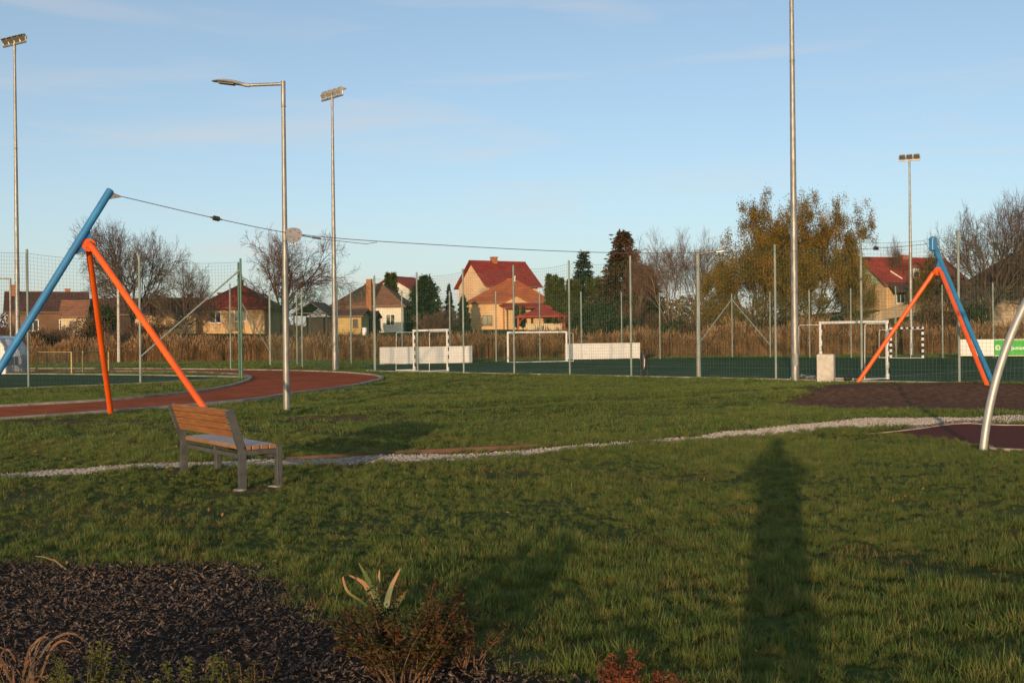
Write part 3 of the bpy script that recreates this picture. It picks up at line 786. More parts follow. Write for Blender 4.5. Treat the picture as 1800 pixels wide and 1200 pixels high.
# ------------------------------------------------------------------ bench
bn = gp(428, 868); bf = gp(312, 838)
bd = (bf - bn).normalized(); bdep = V3(-bd.y, bd.x, 0)
if bdep.x < 0: bdep = -bdep
bn.z = bf.z = 0
BL = 1.72
bo = bn.copy(); bo.z = h1(bn.x, bn.y)
t = thing('park_bench', 'wooden slat park bench with dark metal frame on the grass', 'bench', bo)
def bp(a, b, z): return bo + bd * a + bdep * b + V3(0, 0, z)          # along, towards the front, up
rzb = math.atan2(bd.y, bd.x)
for a in (0.03, BL - .03):
    m = MB()
    pts = [(-.035, -.05), (.035, -.05), (.035, .43), (-.10, .83), (-.175, .80), (-.035, .40)]
    m.prism([bp(a - .03, b, z) for b, z in pts], bd * .06); obj('rear_leg', m, M['bench_metal'], t)
    m = MB(); m.bar(bp(a, .40, -.05), bp(a, .40, .425), .06, .07, up=bd, bev=.004); obj('front_leg', m, M['bench_metal'], t)
    m = MB(); m.bar(bp(a, .03, .375), bp(a, .375, .375), .05, .05, bev=.003); obj('seat_bearer', m, M['bench_metal'], t)
    m = MB()
    for kz in range(4):
        for q in (-1, 1):
            zz_ = .575 + .068 * kz + q * .014; m.boxz(bp(a, -.035 - (zz_ - .40) * .35 - .002, zz_), (.012, .008, .012), rzb)
    obj('bolt', m, M['galv'], t)['kind'] = 'stuff'
for b in (.055, .345):
    m = MB(); m.bar(bp(.055, b, .33), bp(BL - .055, b, .33), .04, .045, bev=.003); obj('rail', m, M['bench_metal'], t)
m = MB(); m.bar(bp(BL / 2, .03, .372), bp(BL / 2, .38, .372), .05, .045, bev=.003); obj('seat_bearer', m, M['bench_metal'], t)
for k_ in range(4):
    m = MB(); m.bar(bp(.0 + .002 * k_, .05 + .094 * k_, .425), bp(BL - .002 * k_, .05 + .094 * k_, .425 + .002 * k_), .082, .045, bev=.006)
    obj('seat_slat', m, M['wood_grey'], t)
back_up = V3(0, 0, 1) * .4 + bdep * -.137; back_up.normalize()
for k_ in range(4):
    p0 = bp(.062, -.010, .455) + back_up * (.118 + .078 * k_); p1 = bp(BL - .062, -.010, .455) + back_up * (.118 + .078 * k_)
    m = MB(); m.bar(p0, p1, .032, .069, up=back_up, bev=.004)
    obj('back_slat', m, M['wood_bench'], t)
# concrete footings showing at two legs
for a, b, s in ((.03, 0, .085), (.03, .40, .075)):
    m = MB(); r_ = random.Random(int(a * 100 + b * 10)); c = bp(a, b - .03, .0)
    m.lathe(c, [(s * 1.05, -.08), (s, -.01), (s * .75, .012), (s * .3, .016)], 11)
    m.v = [(x + r_.uniform(-.025, .025), y + r_.uniform(-.025, .025), z) for x, y, z in m.v]
    obj('footing', m, M['kerb'], t)

# ------------------------------------------------------------------ lamp posts
def lamp_post(px, py, d, htop, r0, r1, arm, label, headsc=1.0):
    b = at(px, py, d); b.z = h1(b.x, b.y)
    t = thing('street_lamp', label, 'street lamp', b)
    m = MB(); n = 14
    m.tube([b + V3(0, 0, -.2)] + [b + V3(0, 0, htop * i / n) for i in range(n + 1)], [r0] + [r0 + (r1 - r0) * i / n for i in range(n + 1)], 20)
    obj('pole', m, M['galv'], t, smooth=True)
    m = MB(); top = b + V3(0, 0, htop)
    m.tube([top + V3(0, 0, -.55), top + V3(0, 0, .02)], r1 * 1.22, 16); m.lathe(top + V3(0, 0, -.56), [(r1 * 1.25, 0), (r1 * 1.35, .01), (r1 * 1.35, .03), (r1 * 1.25, .04)], 16)
    obj('sleeve', m, M['galv'], t, smooth=True)
    a = arm; L = a.length; ad = a.normalized(); z0 = V3(0, 0, -.04)
    m = MB(); m.tube([top + z0, top + z0 + a], r1 * .85, 14); obj('arm', m, M['galv'], t, smooth=True)
    e = top + z0 + a; sd_ = ad.cross(V3(0, 0, 1)).normalized()
    fl = V3(ad.x, ad.y, 0).normalized(); up = V3(0, 0, 1)
    m = MB(); S = headsc
    secs = [(0, .05, .055, -.02), (.10, .06, .06, -.01), (.2, .10, .055, .02), (.34, .155, .06, .05), (.52, .17, .055, .075), (.70, .14, .038, .09), (.82, .06, .015, .095)]
    base0 = len(m.v); nn = 14
    for q, wd, hh, zz in secs:
        for k_ in range(nn):
            a_ = 2 * math.pi * k_ / nn; sz = math.sin(a_); sz = sz if sz > 0 else sz * .45
            m.v.append(tuple(e + fl * (q * S) + sd_ * (wd * math.cos(a_) * S) + up * ((hh * sz + zz) * S)))
    for i in range(len(secs) - 1):
        for k_ in range(nn):
            k2 = (k_ + 1) % nn; m.f.append((i * nn + k_, i * nn + k2, (i + 1) * nn + k2, (i + 1) * nn + k_))
    m.f.append(tuple(range(nn))); m.f.append(tuple((len(secs) - 1) * nn + k_ for k_ in range(nn)))
    hd = obj('lamp_head', m, M['lamp_grey'], t, smooth=True)
    m = MB(); m.prism([e + fl * (x * S) + sd_ * (y * S) + up * (zo * S) for x, y, zo in ((.33, -.11, .018), (.33, .11, .018), (.68, .09, .062), (.68, -.09, .062))], up * -.012)
    obj('lens', m, M['lens'], hd)
    return t
lp = gp(504, 722)
tl = at(499, 145, lp.y)
lamp_post(504, 722, lp.y, tl.z, .077, .042, V3(at(440, 150, lp.y).x - tl.x, 0, -.02), 'tall galvanised street lamp with one arm beside the red running track', 1.02)
pole2 = at(1228, 640, 43.5)
lamp_post(1228, 640, 43.5, at(1222, 441, 43.5).z, .10, .075, V3(.42, -.1, .02), 'shorter street lamp with flat head at the pitch fence', .85)
lamp_post(19, 600, 75, at(18, 489, 75).z, .07, .06, V3(-1.1, 0, .05), 'thin street lamp behind the player shelter', 1.3)

# ------------------------------------------------------------------ floodlight masts
def mast_light(px, py, d, top_py, nl, ang, tilt, label, r0=.16, r1=.07, full=None):
    b = at(px, py, d); b.z = h1(b.x, b.y)
    Ht = (full if full else at(px, top_py, d).z) - b.z
    t = thing('floodlight_mast', label, 'floodlight', b, 'floodlight masts')
    m = MB(); n = 20
    m.tube([b + V3(0, 0, -.3)] + [b + V3(0, 0, Ht * i / n) for i in range(n + 1)], [r0] + [r0 + (r1 - r0) * i / n for i in range(n + 1)], 18)
    pl = obj('pole', m, M['galv'], t, smooth=True)
    m = MB(); m.boxz(b + V3(0, -r0 * .98, .75), (.11, .02, .42), 0, .005); obj('hatch', m, M['galv'], pl)
    for hh in (.34, .68):
        m = MB(); rr = r0 + (r1 - r0) * hh + .004; m.lathe(b + V3(0, 0, Ht * hh), [(rr, 0), (rr * 1.08, .01), (rr * 1.08, .05), (rr, .06)], 18)
        obj('joint_band', m, M['galv'], pl, smooth=True)
    cd = V3(math.cos(ang), math.sin(ang), 0); fw = V3(-cd.y, cd.x, 0)
    if tilt < 0: fw = -fw
    top = b + V3(0, 0, Ht); L = .50 * nl
    m = MB(); m.bar(top - cd * L / 2, top + cd * L / 2, .1, .1, bev=.01); m.tube([top + V3(0, 0, -.5), top + V3(0, 0, .05)], r1 * 1.2, 14)
    obj('cross_arm', m, M['galv'], t)
    for i in range(nl):
        c = top + cd * (L * ((i + .5) / nl - .5)) + V3(0, 0, .29)
        dn = (fw + V3(0, 0, -.75)).normalized(); up = cd.cross(dn).normalized()
        if up.z < 0: up = -up
        Mx = Matrix((cd, up, dn)).transposed()
        m = MB()
        vs = [(-.215, -.19, .10), (.215, -.19, .10), (.215, .19, .10), (-.215, .19, .10), (-.15, -.12, -.11), (.15, -.12, -.11), (.15, .13, -.11), (-.15, .13, -.11)]
        m.add([c + Mx @ Vector(v) for v in vs], [(0, 1, 2, 3), (7, 6, 5, 4), (0, 4, 5, 1), (1, 5, 6, 2), (2, 6, 7, 3), (3, 7, 4, 0)])
        lh = obj('floodlight', m, M['flood'], t)
        m = MB(); m.box(c + Mx @ Vector((0, 0, .106)), (.37, .32, .01), Mx); obj('lens', m, M['lens'], lh)
        m = MB(); m.box(c + Mx @ Vector((0, .195, .13)), (.4, .012, .12), Mx); obj('visor', m, M['flood'], lh)
        m = MB(); m.bar(c - cd * .23 + V3(0, 0, -.25), c - cd * .23, .03, .04); m.bar(c + cd * .23 + V3(0, 0, -.25), c + cd * .23, .03, .04); m.bar(c - cd * .24 + V3(0, 0, -.29), c + cd * .24 + V3(0, 0, -.24), .03, .04); obj('bracket', m, M['galv'], lh)
mast_light(32, 655, 62, 78, 4, R(-32), -1, 'floodlight mast with four lamps behind the player shelter', .145, .065)
mast_light(589, 650, 60.5, 172, 4, R(-48), 1, 'floodlight mast with pale lamps between the running track and the ball court', .15, .06)
mast_light(1398, 670, 39.3, -200, 4, R(-46), -1, 'floodlight mast standing next to the concrete block', .135, .06, full=16.2)
mast_light(1602, 622, 84, 282, 3, R(-22), -1, 'floodlight mast behind the far striped goal', .16, .06)

# ------------------------------------------------------------------ net fences
def strand(mb, pts, r):
    mb.tube(pts, r, 3, caps=False)
def net_bay(a, b, ht, cell, r, sag, z0=.05, jit=0, loose=0):
    mb = MB(); L = (b - a).length; d = (b - a) / L; n = max(2, int(round(L / cell))); nz = max(2, int(round((ht - z0) / cell)))
    nrm = V3(-d.y, d.x, 0); rr = random.Random(int(a.x * 77 + b.y * 31)); ph = rr.uniform(0, 6)
    def P(s, z):                       # s 0..1 along the bay
        top = ht - sag * 4 * s * (1 - s); f = z / ht
        bul = (.05 + loose) * math.sin(math.pi * s) * math.sin(2.2 * f + ph) + .012 * math.sin(9 * s + 5 * f + ph)
        return a + d * (s * L + .02 * math.sin(7 * f + ph + 4 * s)) + nrm * bul + V3(0, 0, z0 + (top - z0) * f)
    for i in range(n + 1):
        strand(mb, [P(i / n, ht * k_ / 6) for k_ in range(7)], r)
    for j in range(nz + 1):
        strand(mb, [P(k_ / 6, ht * j / nz) for k_ in range(7)], r * (1.9 if j == nz else 1))
    return mb
def fence(posts, ht, label, cell=.125, r=.0028, braces=(), mats=None, pr=.042, sag=.12, skip=()):
    c = sum(posts, V3(0, 0, 0)) / len(posts); c.z = 0
    t = thing('ball_net_fence', label, 'fence', c)
    for i, p in enumerate(posts):
        m = MB(); z0 = h1(p.x, p.y)
        m.tube([V3(p.x, p.y, min(z0, 0) - .2), V3(p.x, p.y, ht + .1)], pr, 12)
        m.lathe(V3(p.x, p.y, ht + .1), [(pr * 1.05, 0), (pr * 1.05, .03), (pr * .4, .05)], 12)
        obj('post', m, (mats or {}).get(i, M['post_grey']), t, smooth=True)
    for i in range(len(posts) - 1):
        if i in skip: continue
        obj('net', net_bay(posts[i], posts[i + 1], ht, cell, r, sag), M['net'], t)
    for (i, zi, j, zj) in braces:
        m = MB(); m.tube([posts[i] + V3(0, 0, zi), posts[j] + V3(0, 0, zj)], pr * .75, 10); obj('brace', m, M['post_grey'], t, smooth=True)
    return t
fence([FP(k_) for k_ in range(-1, 11)], 4.7, 'tall green net fence along the ball court behind the black litter bin', r=.0029, mats={})
fence(BACKP, 4.7, 'net fence on the far side of the ball court in front of the reeds', cell=.16, r=.003, braces=((12, 4.4, 11, .9), (12, 4.4, 13, .9), (0, 4.4, 1, .9)), mats={0: M['post_green']}, pr=.05)
SIDE = [FP(-1) + V3(-.05, .12, 0), V3(xat(593, 62), 62, 0), V3(xat(531, 68.5), 68.5, 0), BACKP[1] + V3(.1, -.3, 0)]
fence(SIDE, 4.6, 'short net fence closing the court beside the running track', cell=.16, r=.0034, pr=.048)
LF = [V3(-22.3, 30.6, 0), V3(-19.4, 34.6, 0), gp(50, 680), gp(247, 672.5), gp(425, 667)]
for p in LF: p.z = 0
fence(LF, 4.85, 'tall net fence with a long brace in front of the left turf pitch', cell=.135, r=.003, braces=((4, 4.55, 3, 1.0),), mats={4: M['post_green']}, pr=.045)
fence([gp(425, 667) + V3(-.15, .25, 0), V3(xat(421, 56), 56, 0), V3(xat(405, 64), 64, 0)], 4.7, 'green net fence at the rounded end of the left turf pitch', cell=.16, r=.003, mats={0: M['post_green'], 1: M['post_green']}, pr=.04, skip=(1,))

# ------------------------------------------------------------------ goals
def goal(A, B, ht, dep, label, stripes, group=None, rad=.045):
    c = (A + B) / 2; t = thing('football_goal', label, 'goal', c, group)
    u_ = (B - A).normalized(); n_ = V3(-u_.y, u_.x, 0)
    if n_.y > 0: n_ = -n_
    n_ = n_ * dep                       # the frame behind the goal line, towards the court fence
    for p in (A, B):
        m = MB(); m.bar(p, p + V3(0, 0, ht), rad * 2, rad * 2, up=u_, bev=.008); po = obj('post', m, M['white_paint'], t)
        if stripes:
            m = MB(); nb = 5; sH = ht / (2 * nb); bw2 = rad * 2 + .006 if stripes == 2 else rad * 1.15; bo2 = V3(0, 0, 0) if stripes == 2 else V3(1, -.6, 0).normalized() * rad * .75
            for k_ in range(nb): m.bar(p + bo2 + V3(0, 0, sH * (2 * k_ + 1)), p + bo2 + V3(0, 0, sH * (2 * k_ + 2) - (.0 if k_ < nb - 1 else .02)), bw2, bw2, up=u_)
            obj('painted_band', m, M['black_paint'], po)
        m = MB(); bk = p + n_
        m.tube([p + V3(0, 0, ht - .03), p + n_ * .9 + V3(0, 0, ht - .04), p + n_ * .97 + V3(0, 0, ht - .09), bk + V3(0, 0, .02)], .013, 8)
        m.tube([p + V3(0, 0, .03), bk + V3(0, 0, .03)], .02, 8)
        obj('net_stanchion', m, M['white_paint'], t, smooth=True)
    m = MB(); m.bar(A + V3(0, 0, ht + rad) - u_ * rad, B + V3(0, 0, ht + rad) + u_ * rad, rad * 2, rad * 2, bev=.008); cb = obj('crossbar', m, M['white_paint'], t)
    if stripes == 2:
        m = MB(); L = (B - A).length; nb = int(L / .4)
        for k_ in range(nb): m.bar(A + V3(0, 0, ht + rad) + u_ * (L * (k_ + .5) / nb), A + V3(0, 0, ht + rad) + u_ * (L * (k_ + 1) / nb), rad * 2 + .006, rad * 2 + .006)
        obj('painted_band', m, M['black_paint'], cb)
    m = MB(); m.tube([A + n_ + V3(0, 0, .03), B + n_ + V3(0, 0, .03)], .02, 8); obj('ground_bar', m, M['white_paint'], t, smooth=True)
    return t
gA = at(1443, 640, 42.2); gA.z = .02; gB = at(1560, 640, 39.7); gB.z = .02
goal(gA, gB, 1.97, 1.2, 'black and white striped goal behind the concrete block', 1, 'striped handball goals')
gA = at(728, 640, 58.2); gA.z = .02; gB = at(787, 640, 55.9); gB.z = .02
goal(gA, gB, 1.97, 1.1, 'striped goal in front of the long white board', 1, 'striped handball goals', .05)
gA = at(893, 630, 75); gA.z = .02; gB = at(996, 630, 76.8); gB.z = .02
goal(gA, gB, 1.93, 1.0, 'plain white football goal between the two white boards', 0, None, .05)
gA = at(1566, 625, 77.2); gA.z = .02; gB = at(1622, 625, 74.8); gB.z = .02
goal(gA, gB, 1.93, 1.1, 'far goal with black and white striped crossbar by the reeds', 2, 'striped handball goals', .06)

# ------------------------------------------------------------------ advertising boards
def ad_board(p0, d0, p1, d1, z0, z1, label, green=None):
    A = at(p0, 620, d0); B = at(p1, 620, d1); A.z = B.z = 0
    t = thing('advertising_board', label, 'board', (A + B) / 2, 'boards along the court fence')
    u_ = (B - A).normalized(); n_ = V3(u_.y, -u_.x, 0)
    L = (B - A).length; np_ = max(2, int(round(L / 2.0)))
    for k_ in range(np_):
        a = A + u_ * (L * k_ / np_ + .004); b = A + u_ * (L * (k_ + 1) / np_ - .004)
        m = MB(); m.prism([a + V3(0, 0, z0), b + V3(0, 0, z0), b + V3(0, 0, z1), a + V3(0, 0, z1)], n_ * -.03)
        obj('panel', m, M['board'], t)
    m = MB()
    for k_ in range(np_ + 1):
        p = A + u_ * (L * k_ / np_) - n_ * .06; m.bar(p + V3(0, 0, -.05), p + V3(0, 0, z1 - .02), .04, .04)
    obj('support', m, M['post_grey'], t)
    if green:
        g0, g1 = green; a = A + u_ * g0 + n_ * .006; b = A + u_ * g1 + n_ * .006; zz0, zz1 = z0 + .04, z1 - .04
        m = MB(); m.prism([a + V3(0, 0, zz0), b + V3(0, 0, zz0), b + V3(0, 0, zz1), a + V3(0, 0, zz1)], n_ * -.004)
        gr = obj('printed_panel', m, M['board_green'], t)
        W = g1 - g0; Hh = zz1 - zz0
        # round emblem: ring with two inner sickles
        cc = a + u_ * (W * .125) + V3(0, 0, (zz0 + zz1) / 2) + n_ * .004; R0 = Hh * .17
        m = MB()
        def arc(r_in, r_out, a0, a1, nseg=20, off=(0, 0)):
            for i in range(nseg):
                t0 = a0 + (a1 - a0) * i / nseg; t1 = a0 + (a1 - a0) * (i + 1) / nseg
                q = []
                for rr_, tt_ in ((r_in, t0), (r_out, t0), (r_out, t1), (r_in, t1)):
                    q.append(cc + u_ * (rr_ * math.cos(tt_) + off[0]) + V3(0, 0, rr_ * math.sin(tt_) + off[1]))
                m.poly(q)
        arc(R0 * .78, R0, R(35), R(325)); arc(R0 * .38, R0 * .62, R(60), R(290), 16); arc(R0 * .2, R0 * .42, R(-60), R(110), 12, (R0 * .38, 0))
        m.poly([cc + u_ * (R0 * .1) + V3(0, 0, -R0 * .1), cc + u_ * (R0 * .95) + V3(0, 0, -R0 * .1), cc + u_ * (R0 * .95) + V3(0, 0, R0 * .1), cc + u_ * (R0 * .1) + V3(0, 0, R0 * .1)])
        obj('emblem', m, M['print_white'], gr)
        cu = bpy.data.curves.new('lettering', 'FONT'); cu.body = 'otp junior'; cu.size = Hh * .40; cu.align_x = 'LEFT'; cu.align_y = 'CENTER'; cu.offset = .006
        to = bpy.data.objects.new('lettering', cu); COL.objects.link(to)
        bpy.context.view_layer.update()
        me = bpy.data.meshes.new_from_object(to.evaluated_get(bpy.context.evaluated_depsgraph_get()))
        bpy.data.objects.remove(to)
        xs = [v.co.x for v in me.vertices]; wd = max(xs) - min(xs); sc = (W * .70) / wd
        st = a + u_ * (W * .25) + V3(0, 0, (zz0 + zz1) / 2 - .02) + n_ * .004
        m = MB(); m.add([st + u_ * ((v.co.x - min(xs)) * sc) + V3(0, 0, v.co.y * min(sc, 1.15)) for v in me.vertices], [tuple(p.vertices) for p in me.polygons])
        lt = obj('lettering', m, M['print_white'], gr)
    return t
ad_board(668, 73.2, 830, 75.9, .02, 1.12, 'long blank white board behind the near striped goal')
ad_board(994, 78.6, 1125, 81.2, .10, 1.20, 'blank white board beside the plain white goal')
ad_board(1684, 73.6, 1890, 69.8, .16, 1.22, 'white board with a green otp junior panel', green=(2.18, 4.12))

# ------------------------------------------------------------------ bin, concrete block
b = at(1132, 640, 44.2); b.z = 0
t = thing('litter_bin', 'black round litter bin with hooped lid in front of the court fence', 'bin', b)
for q in (-1, 1):
    m = MB(); m.tube([b + V3(.125 * q, 0, -.1), b + V3(.125 * q, 0, .80)], .017, 10); obj('leg', m, M['bin'], t, smooth=True)
m = MB(); m.lathe(b + V3(0, 0, .33), [(.09, 0), (.115, .01), (.135, .50), (.142, .50), (.142, .53), (.12, .53), (.11, .05), (.02, .04)], 20); bb = obj('bin_body', m, M['bin'], t, smooth=True)
m = MB(); m.tube([b + V3(.115 * math.cos(a), 0, .88 + .26 * math.sin(a)) for a in [math.pi * i / 12 for i in range(13)]], .02, 8); obj('hoop', m, M['bin'], t, smooth=True)
m = MB(); m.lathe(b + V3(0, 0, .865), [(.148, 0), (.148, .02), (.10, .04), (.02, .05)], 20); obj('lid', m, M['bin'], t, smooth=True)
m = MB(); m.prism([b + V3(-.01, -.134, .42), b + V3(.006, -.134, .42), b + V3(.022, -.142, .74), b + V3(.004, -.142, .74)], V3(0, -.006, 0)); obj('sticker', m, M['white_paint'], bb)
c = at(1452, 640, 38.6); c.z = h1(c.x, c.y)
o = obj('concrete_block', MB().boxz(c + V3(0, 0, .44), (.56, .42, 1.0), R(-24), .02), M['concrete'], loc=c); tag(o, 'upright pale concrete block beside the floodlight mast', 'concrete block')
# things lying behind the court fence
c = at(1425, 660, 40.2); c.z = .03
m = MB()
for i in range(7):
    m.tube([c + V3(-.7 + .18 * i, .1 * math.sin(i * 2), .05 + .05 * (i % 3)), c + V3(-.4 + .2 * i, .35, .08), c + V3(-.1 + .12 * i, .6 + .1 * math.cos(i), .05)], .03, 6)
o = obj('folded_net', m, M['trolley'], loc=c); tag(o, 'folded grey goal net lying by the concrete block', 'net')
c = at(1491, 664, 38.6); c.z = .02
t = thing('sports_bag', 'small dark bag lying behind the court fence', 'bag', c)
m = MB(); m.lathe(c + V3(0, 0, .08), [(.02, -.13), (.07, -.12), (.085, -.05), (.085, .05), (.07, .12), (.02, .13)], 12, Matrix.Rotation(R(90), 3, 'Y')); obj('bag_body', m, M['rubber'], t, smooth=True)
m = MB(); m.tube([c + V3(-.07, -.03, .14), c + V3(-.04, -.03, .22), c + V3(.04, -.03, .22), c + V3(.07, -.03, .14)], .012, 6); obj('handle', m, M['rubber'], t)

# ------------------------------------------------------------------ arched tube at the right
A0 = gp(1728, 795); A0.z = h1(A0.x, A0.y)
path = [A0 + V3(0, 0, -.25), A0]; ang = R(6); p = A0.copy(); ds = .12; kk = 0
while kk < 90:
    ang += ds * (.175 + .03 * min(kk, 30) / 10 * .6)
    p = p + V3(math.sin(ang) * ds, math.sin(ang) * ds * .10, math.cos(ang) * ds); path.append(p.copy()); kk += 1
    if p.z < A0.z and kk > 10: break
t = thing('arched_swing_frame', 'curved bare metal tube rising beside the dark red rubber pad', 'play frame', A0)
m = MB(); m.tube(path, .052, 20); obj('arch_tube', m, M['alu'], t, smooth=True)

# ------------------------------------------------------------------ left pitch: shelter and railing
s0 = at(-34, 652, 59); s0.z = .02
t = thing('player_shelter', 'small curved player shelter with clear roof on the left pitch', 'shelter', s0)
wS = 2.0
M['shelter'] = mat('clear shelter sheet', (.35, .42, .46), (.45, .5, .53), scale=2, rough=.15, spec=.6)
M['shelter'].node_tree.nodes['Principled BSDF'].inputs['Alpha'].default_value = .55
M['blue_seat'] = mat('blue seat', (.03, .10, .40), (.04, .13, .46), scale=4, rough=.4)
M['shelter_white'] = mat('white shelter side', (.62, .58, .56), (.7, .66, .63), scale=3, rough=.5)
prof = [(0, 0), (0, .9), (.1, 1.45), (.4, 1.85), (.85, 1.98), (1.25, 1.9)]
m = MB(); m.prism([s0 + V3(wS * x, 0, 0) + V3(0, 0, 0) for x in (0,)] * 0 or [s0 + V3(1.3 - q, 0, z) for q, z in [(0, .0), (0, .9), (.1, 1.45), (.4, 1.85), (.85, 1.98), (1.2, 1.9), (.9, 1.0), (.75, .0)]], V3(0, .03, 0)); obj('side_panel', m, M['shelter_white'], t)
m = MB(); m.prism([s0 + V3(1.3 - q, 2.6, z) for q, z in [(0, .0), (0, .9), (.1, 1.45), (.4, 1.85), (.85, 1.98), (1.2, 1.9), (.9, 1.0), (.75, .0)]], V3(0, .03, 0)); obj('side_panel', m, M['shelter_white'], t)
m = MB()
for i in range(len(prof) - 1):
    a, b_ = prof[i], prof[i + 1]
    m.prism([s0 + V3(1.33 - a[0], .03, a[1]), s0 + V3(1.33 - b_[0], .03, b_[1]), s0 + V3(1.33 - b_[0], 2.6, b_[1]), s0 + V3(1.33 - a[0], 2.6, a[1])], V3(.012, 0, .012))
obj('roof_sheet', m, M['shelter'], t)
for k_ in range(4):
    m = MB(); q = s0 + V3(.75, .45 + .55 * k_, .45); m.boxz(q, (.4, .42, .05), 0, .02); m.boxz(q + V3(.2, 0, .22), (.05, .42, .4), 0, .02); m.boxz(q + V3(.05, 0, -.23), (.05, .05, .42), 0); obj('seat', m, M['blue_seat'], t)
M['yellow_rail'] = mat('yellow railing', (.34, .26, .07), (.42, .32, .1), scale=5, rough=.5)
ra, rb_, rc = at(64, 650, 62), at(126, 655, 58), at(191, 650, 62.5)
for p in (ra, rb_, rc): p.z = 0
t = thing('yellow_railing', 'low yellow railing behind the left turf pitch', 'railing', rb_)
for p in (ra, rb_, rb_ + V3(.2, 1.0, 0), rc):
    m = MB(); m.bar(p + V3(0, 0, -.05), p + V3(0, 0, 1.15), .06, .06); obj('post', m, M['yellow_rail'], t)
for a, b_ in ((ra, rb_), (rb_, rc)):
    m = MB(); m.tube([a + V3(0, 0, 1.12), b_ + V3(0, 0, 1.12)], .025, 8); obj('rail', m, M['yellow_rail'], t)
    obj('net', net_bay(a, b_, 1.1, .12, .003, .02), M['net'], t)
c = at(209, 637, 90); c.z = 0
t = thing('concrete_pole', 'weathered concrete pole standing at the edge of the reeds', 'pole', c)
m = MB(); m.tube([c + V3(0, 0, -.2), c + V3(0, 0, 5.9)], [.13, .10], 10); obj('shaft', m, M['concrete'], t, smooth=True)
m = MB(); m.lathe(c + V3(0, 0, 5.9), [(.12, 0), (.12, .06), (.05, .1)], 10); obj('cap', m, M['concrete'], t)

# ------------------------------------------------------------------ trees
def seg_mesh(segs, n=4):
    """segs: array of (p0, p1, r0, r1) rows of 8 -> open prisms"""
    S = np.array(segs, float); p0, p1, r0, r1 = S[:, 0:3], S[:, 3:6], S[:, 6:7], S[:, 7:8]
    d = p1 - p0; d /= np.maximum(np.linalg.norm(d, axis=1, keepdims=True), 1e-6)
    ref = np.where(np.abs(d[:, 2:3]) > .9, np.array([[1., 0, 0]]), np.array([[0, 0, 1.]]))
    x = np.cross(d, ref); x /= np.maximum(np.linalg.norm(x, axis=1, keepdims=True), 1e-6); y = np.cross(x, d)
    V = np.zeros((len(S), 2 * n, 3))
    for k_ in range(n):
        a = 2 * math.pi * k_ / n; o_ = x * math.cos(a) + y * math.sin(a)
        V[:, k_] = p0 + o_ * r0; V[:, n + k_] = p1 + o_ * r1
    base = (np.arange(len(S)) * 2 * n)[:, None]
    F = np.concatenate([base + np.array([[k_, (k_ + 1) % n, n + (k_ + 1) % n, n + k_]]) for k_ in range(n)], 0)
    return V.reshape(-1, 3), F
class Tree:
    def __init__(s, seed): s.r = random.Random(seed); s.thick = []; s.thin = []; s.tips = []
    def grow(s, p, d, L, rad, lev, maxlev, spread, up, kids, wig=.18):
        r = s.r; n = max(2, 5 - lev); p = p.copy(); d = d.copy(); step = L / n; pts = [(p.copy(), d.copy(), rad)]
        for i in range(n):
            d = (d + Vector((r.gauss(0, wig), r.gauss(0, wig), r.gauss(0, wig) + up * .12))).normalized()
            q = p + d * step; r1 = rad * (1 - .55 / n) if lev < maxlev else rad * .7
            (s.thick if lev <= 1 else s.thin).append((*p, *q, rad, r1)); p = q; rad = r1; pts.append((p.copy(), d.copy(), rad))
        if lev >= maxlev: s.tips.append((p.copy(), d.copy())); return
        if lev >= maxlev - 1: s.tips.append((p.copy(), d.copy()))
        for c in range(kids[lev]):
            f = (.25 + .75 * (c + r.random()) / kids[lev]) * n
            i = min(int(f), n - 1); pp = pts[i][0].lerp(pts[i + 1][0], f - i); dd = pts[i][1]
            ax = dd.orthogonal().normalized(); ax.rotate(Matrix.Rotation(r.uniform(0, 6.283), 3, dd))
            nd = (dd * math.cos(spread[lev]) + ax * math.sin(spread[lev]) * r.uniform(.7, 1.25)).normalized()
            nd = (nd + Vector((0, 0, up * .25))).normalized()
            s.grow(pp, nd, L * r.uniform(.48, .74) * (1.1 - .35 * f / n), max(pts[i][2] * .55, .004), lev + 1, maxlev, spread, up, kids, wig)
    def meshes(s, name, bark, twig, tw=1.0):
        Vt, Ft = seg_mesh(s.thick, 6); a = mk_mesh('trunk', Vt, Ft, True); a.materials.append(bark)
        S = np.array(s.thin); S[:, 6:8] = np.maximum(S[:, 6:8], .0065) * tw
        Vb, Fb = seg_mesh(S, 3); b = mk_mesh('crown', Vb, Fb); b.materials.append(twig)
        return [('trunk', a), ('crown', b)]
def cards(P, D, size, asp, rs, droop=0.0):
    """leaf quads (diamonds) at points P, long axis D"""
    n = len(P); D = D / np.maximum(np.linalg.norm(D, axis=1, keepdims=True), 1e-6); D = D + np.array([[0, 0, -droop]]); D /= np.maximum(np.linalg.norm(D, axis=1, keepdims=True), 1e-6)
    q = rs.normal(0, 1, (n, 3)); sd = np.cross(D, q); sd /= np.maximum(np.linalg.norm(sd, axis=1, keepdims=True), 1e-6)
    s_ = size * rs.uniform(.6, 1.4, (n, 1)); w_ = s_ * asp
    V = np.stack([P, P + D * s_ * .5 + sd * w_ * .5, P + D * s_, P + D * s_ * .5 - sd * w_ * .5], 1).reshape(-1, 3)
    F = np.arange(4 * n).reshape(n, 4); return V, F
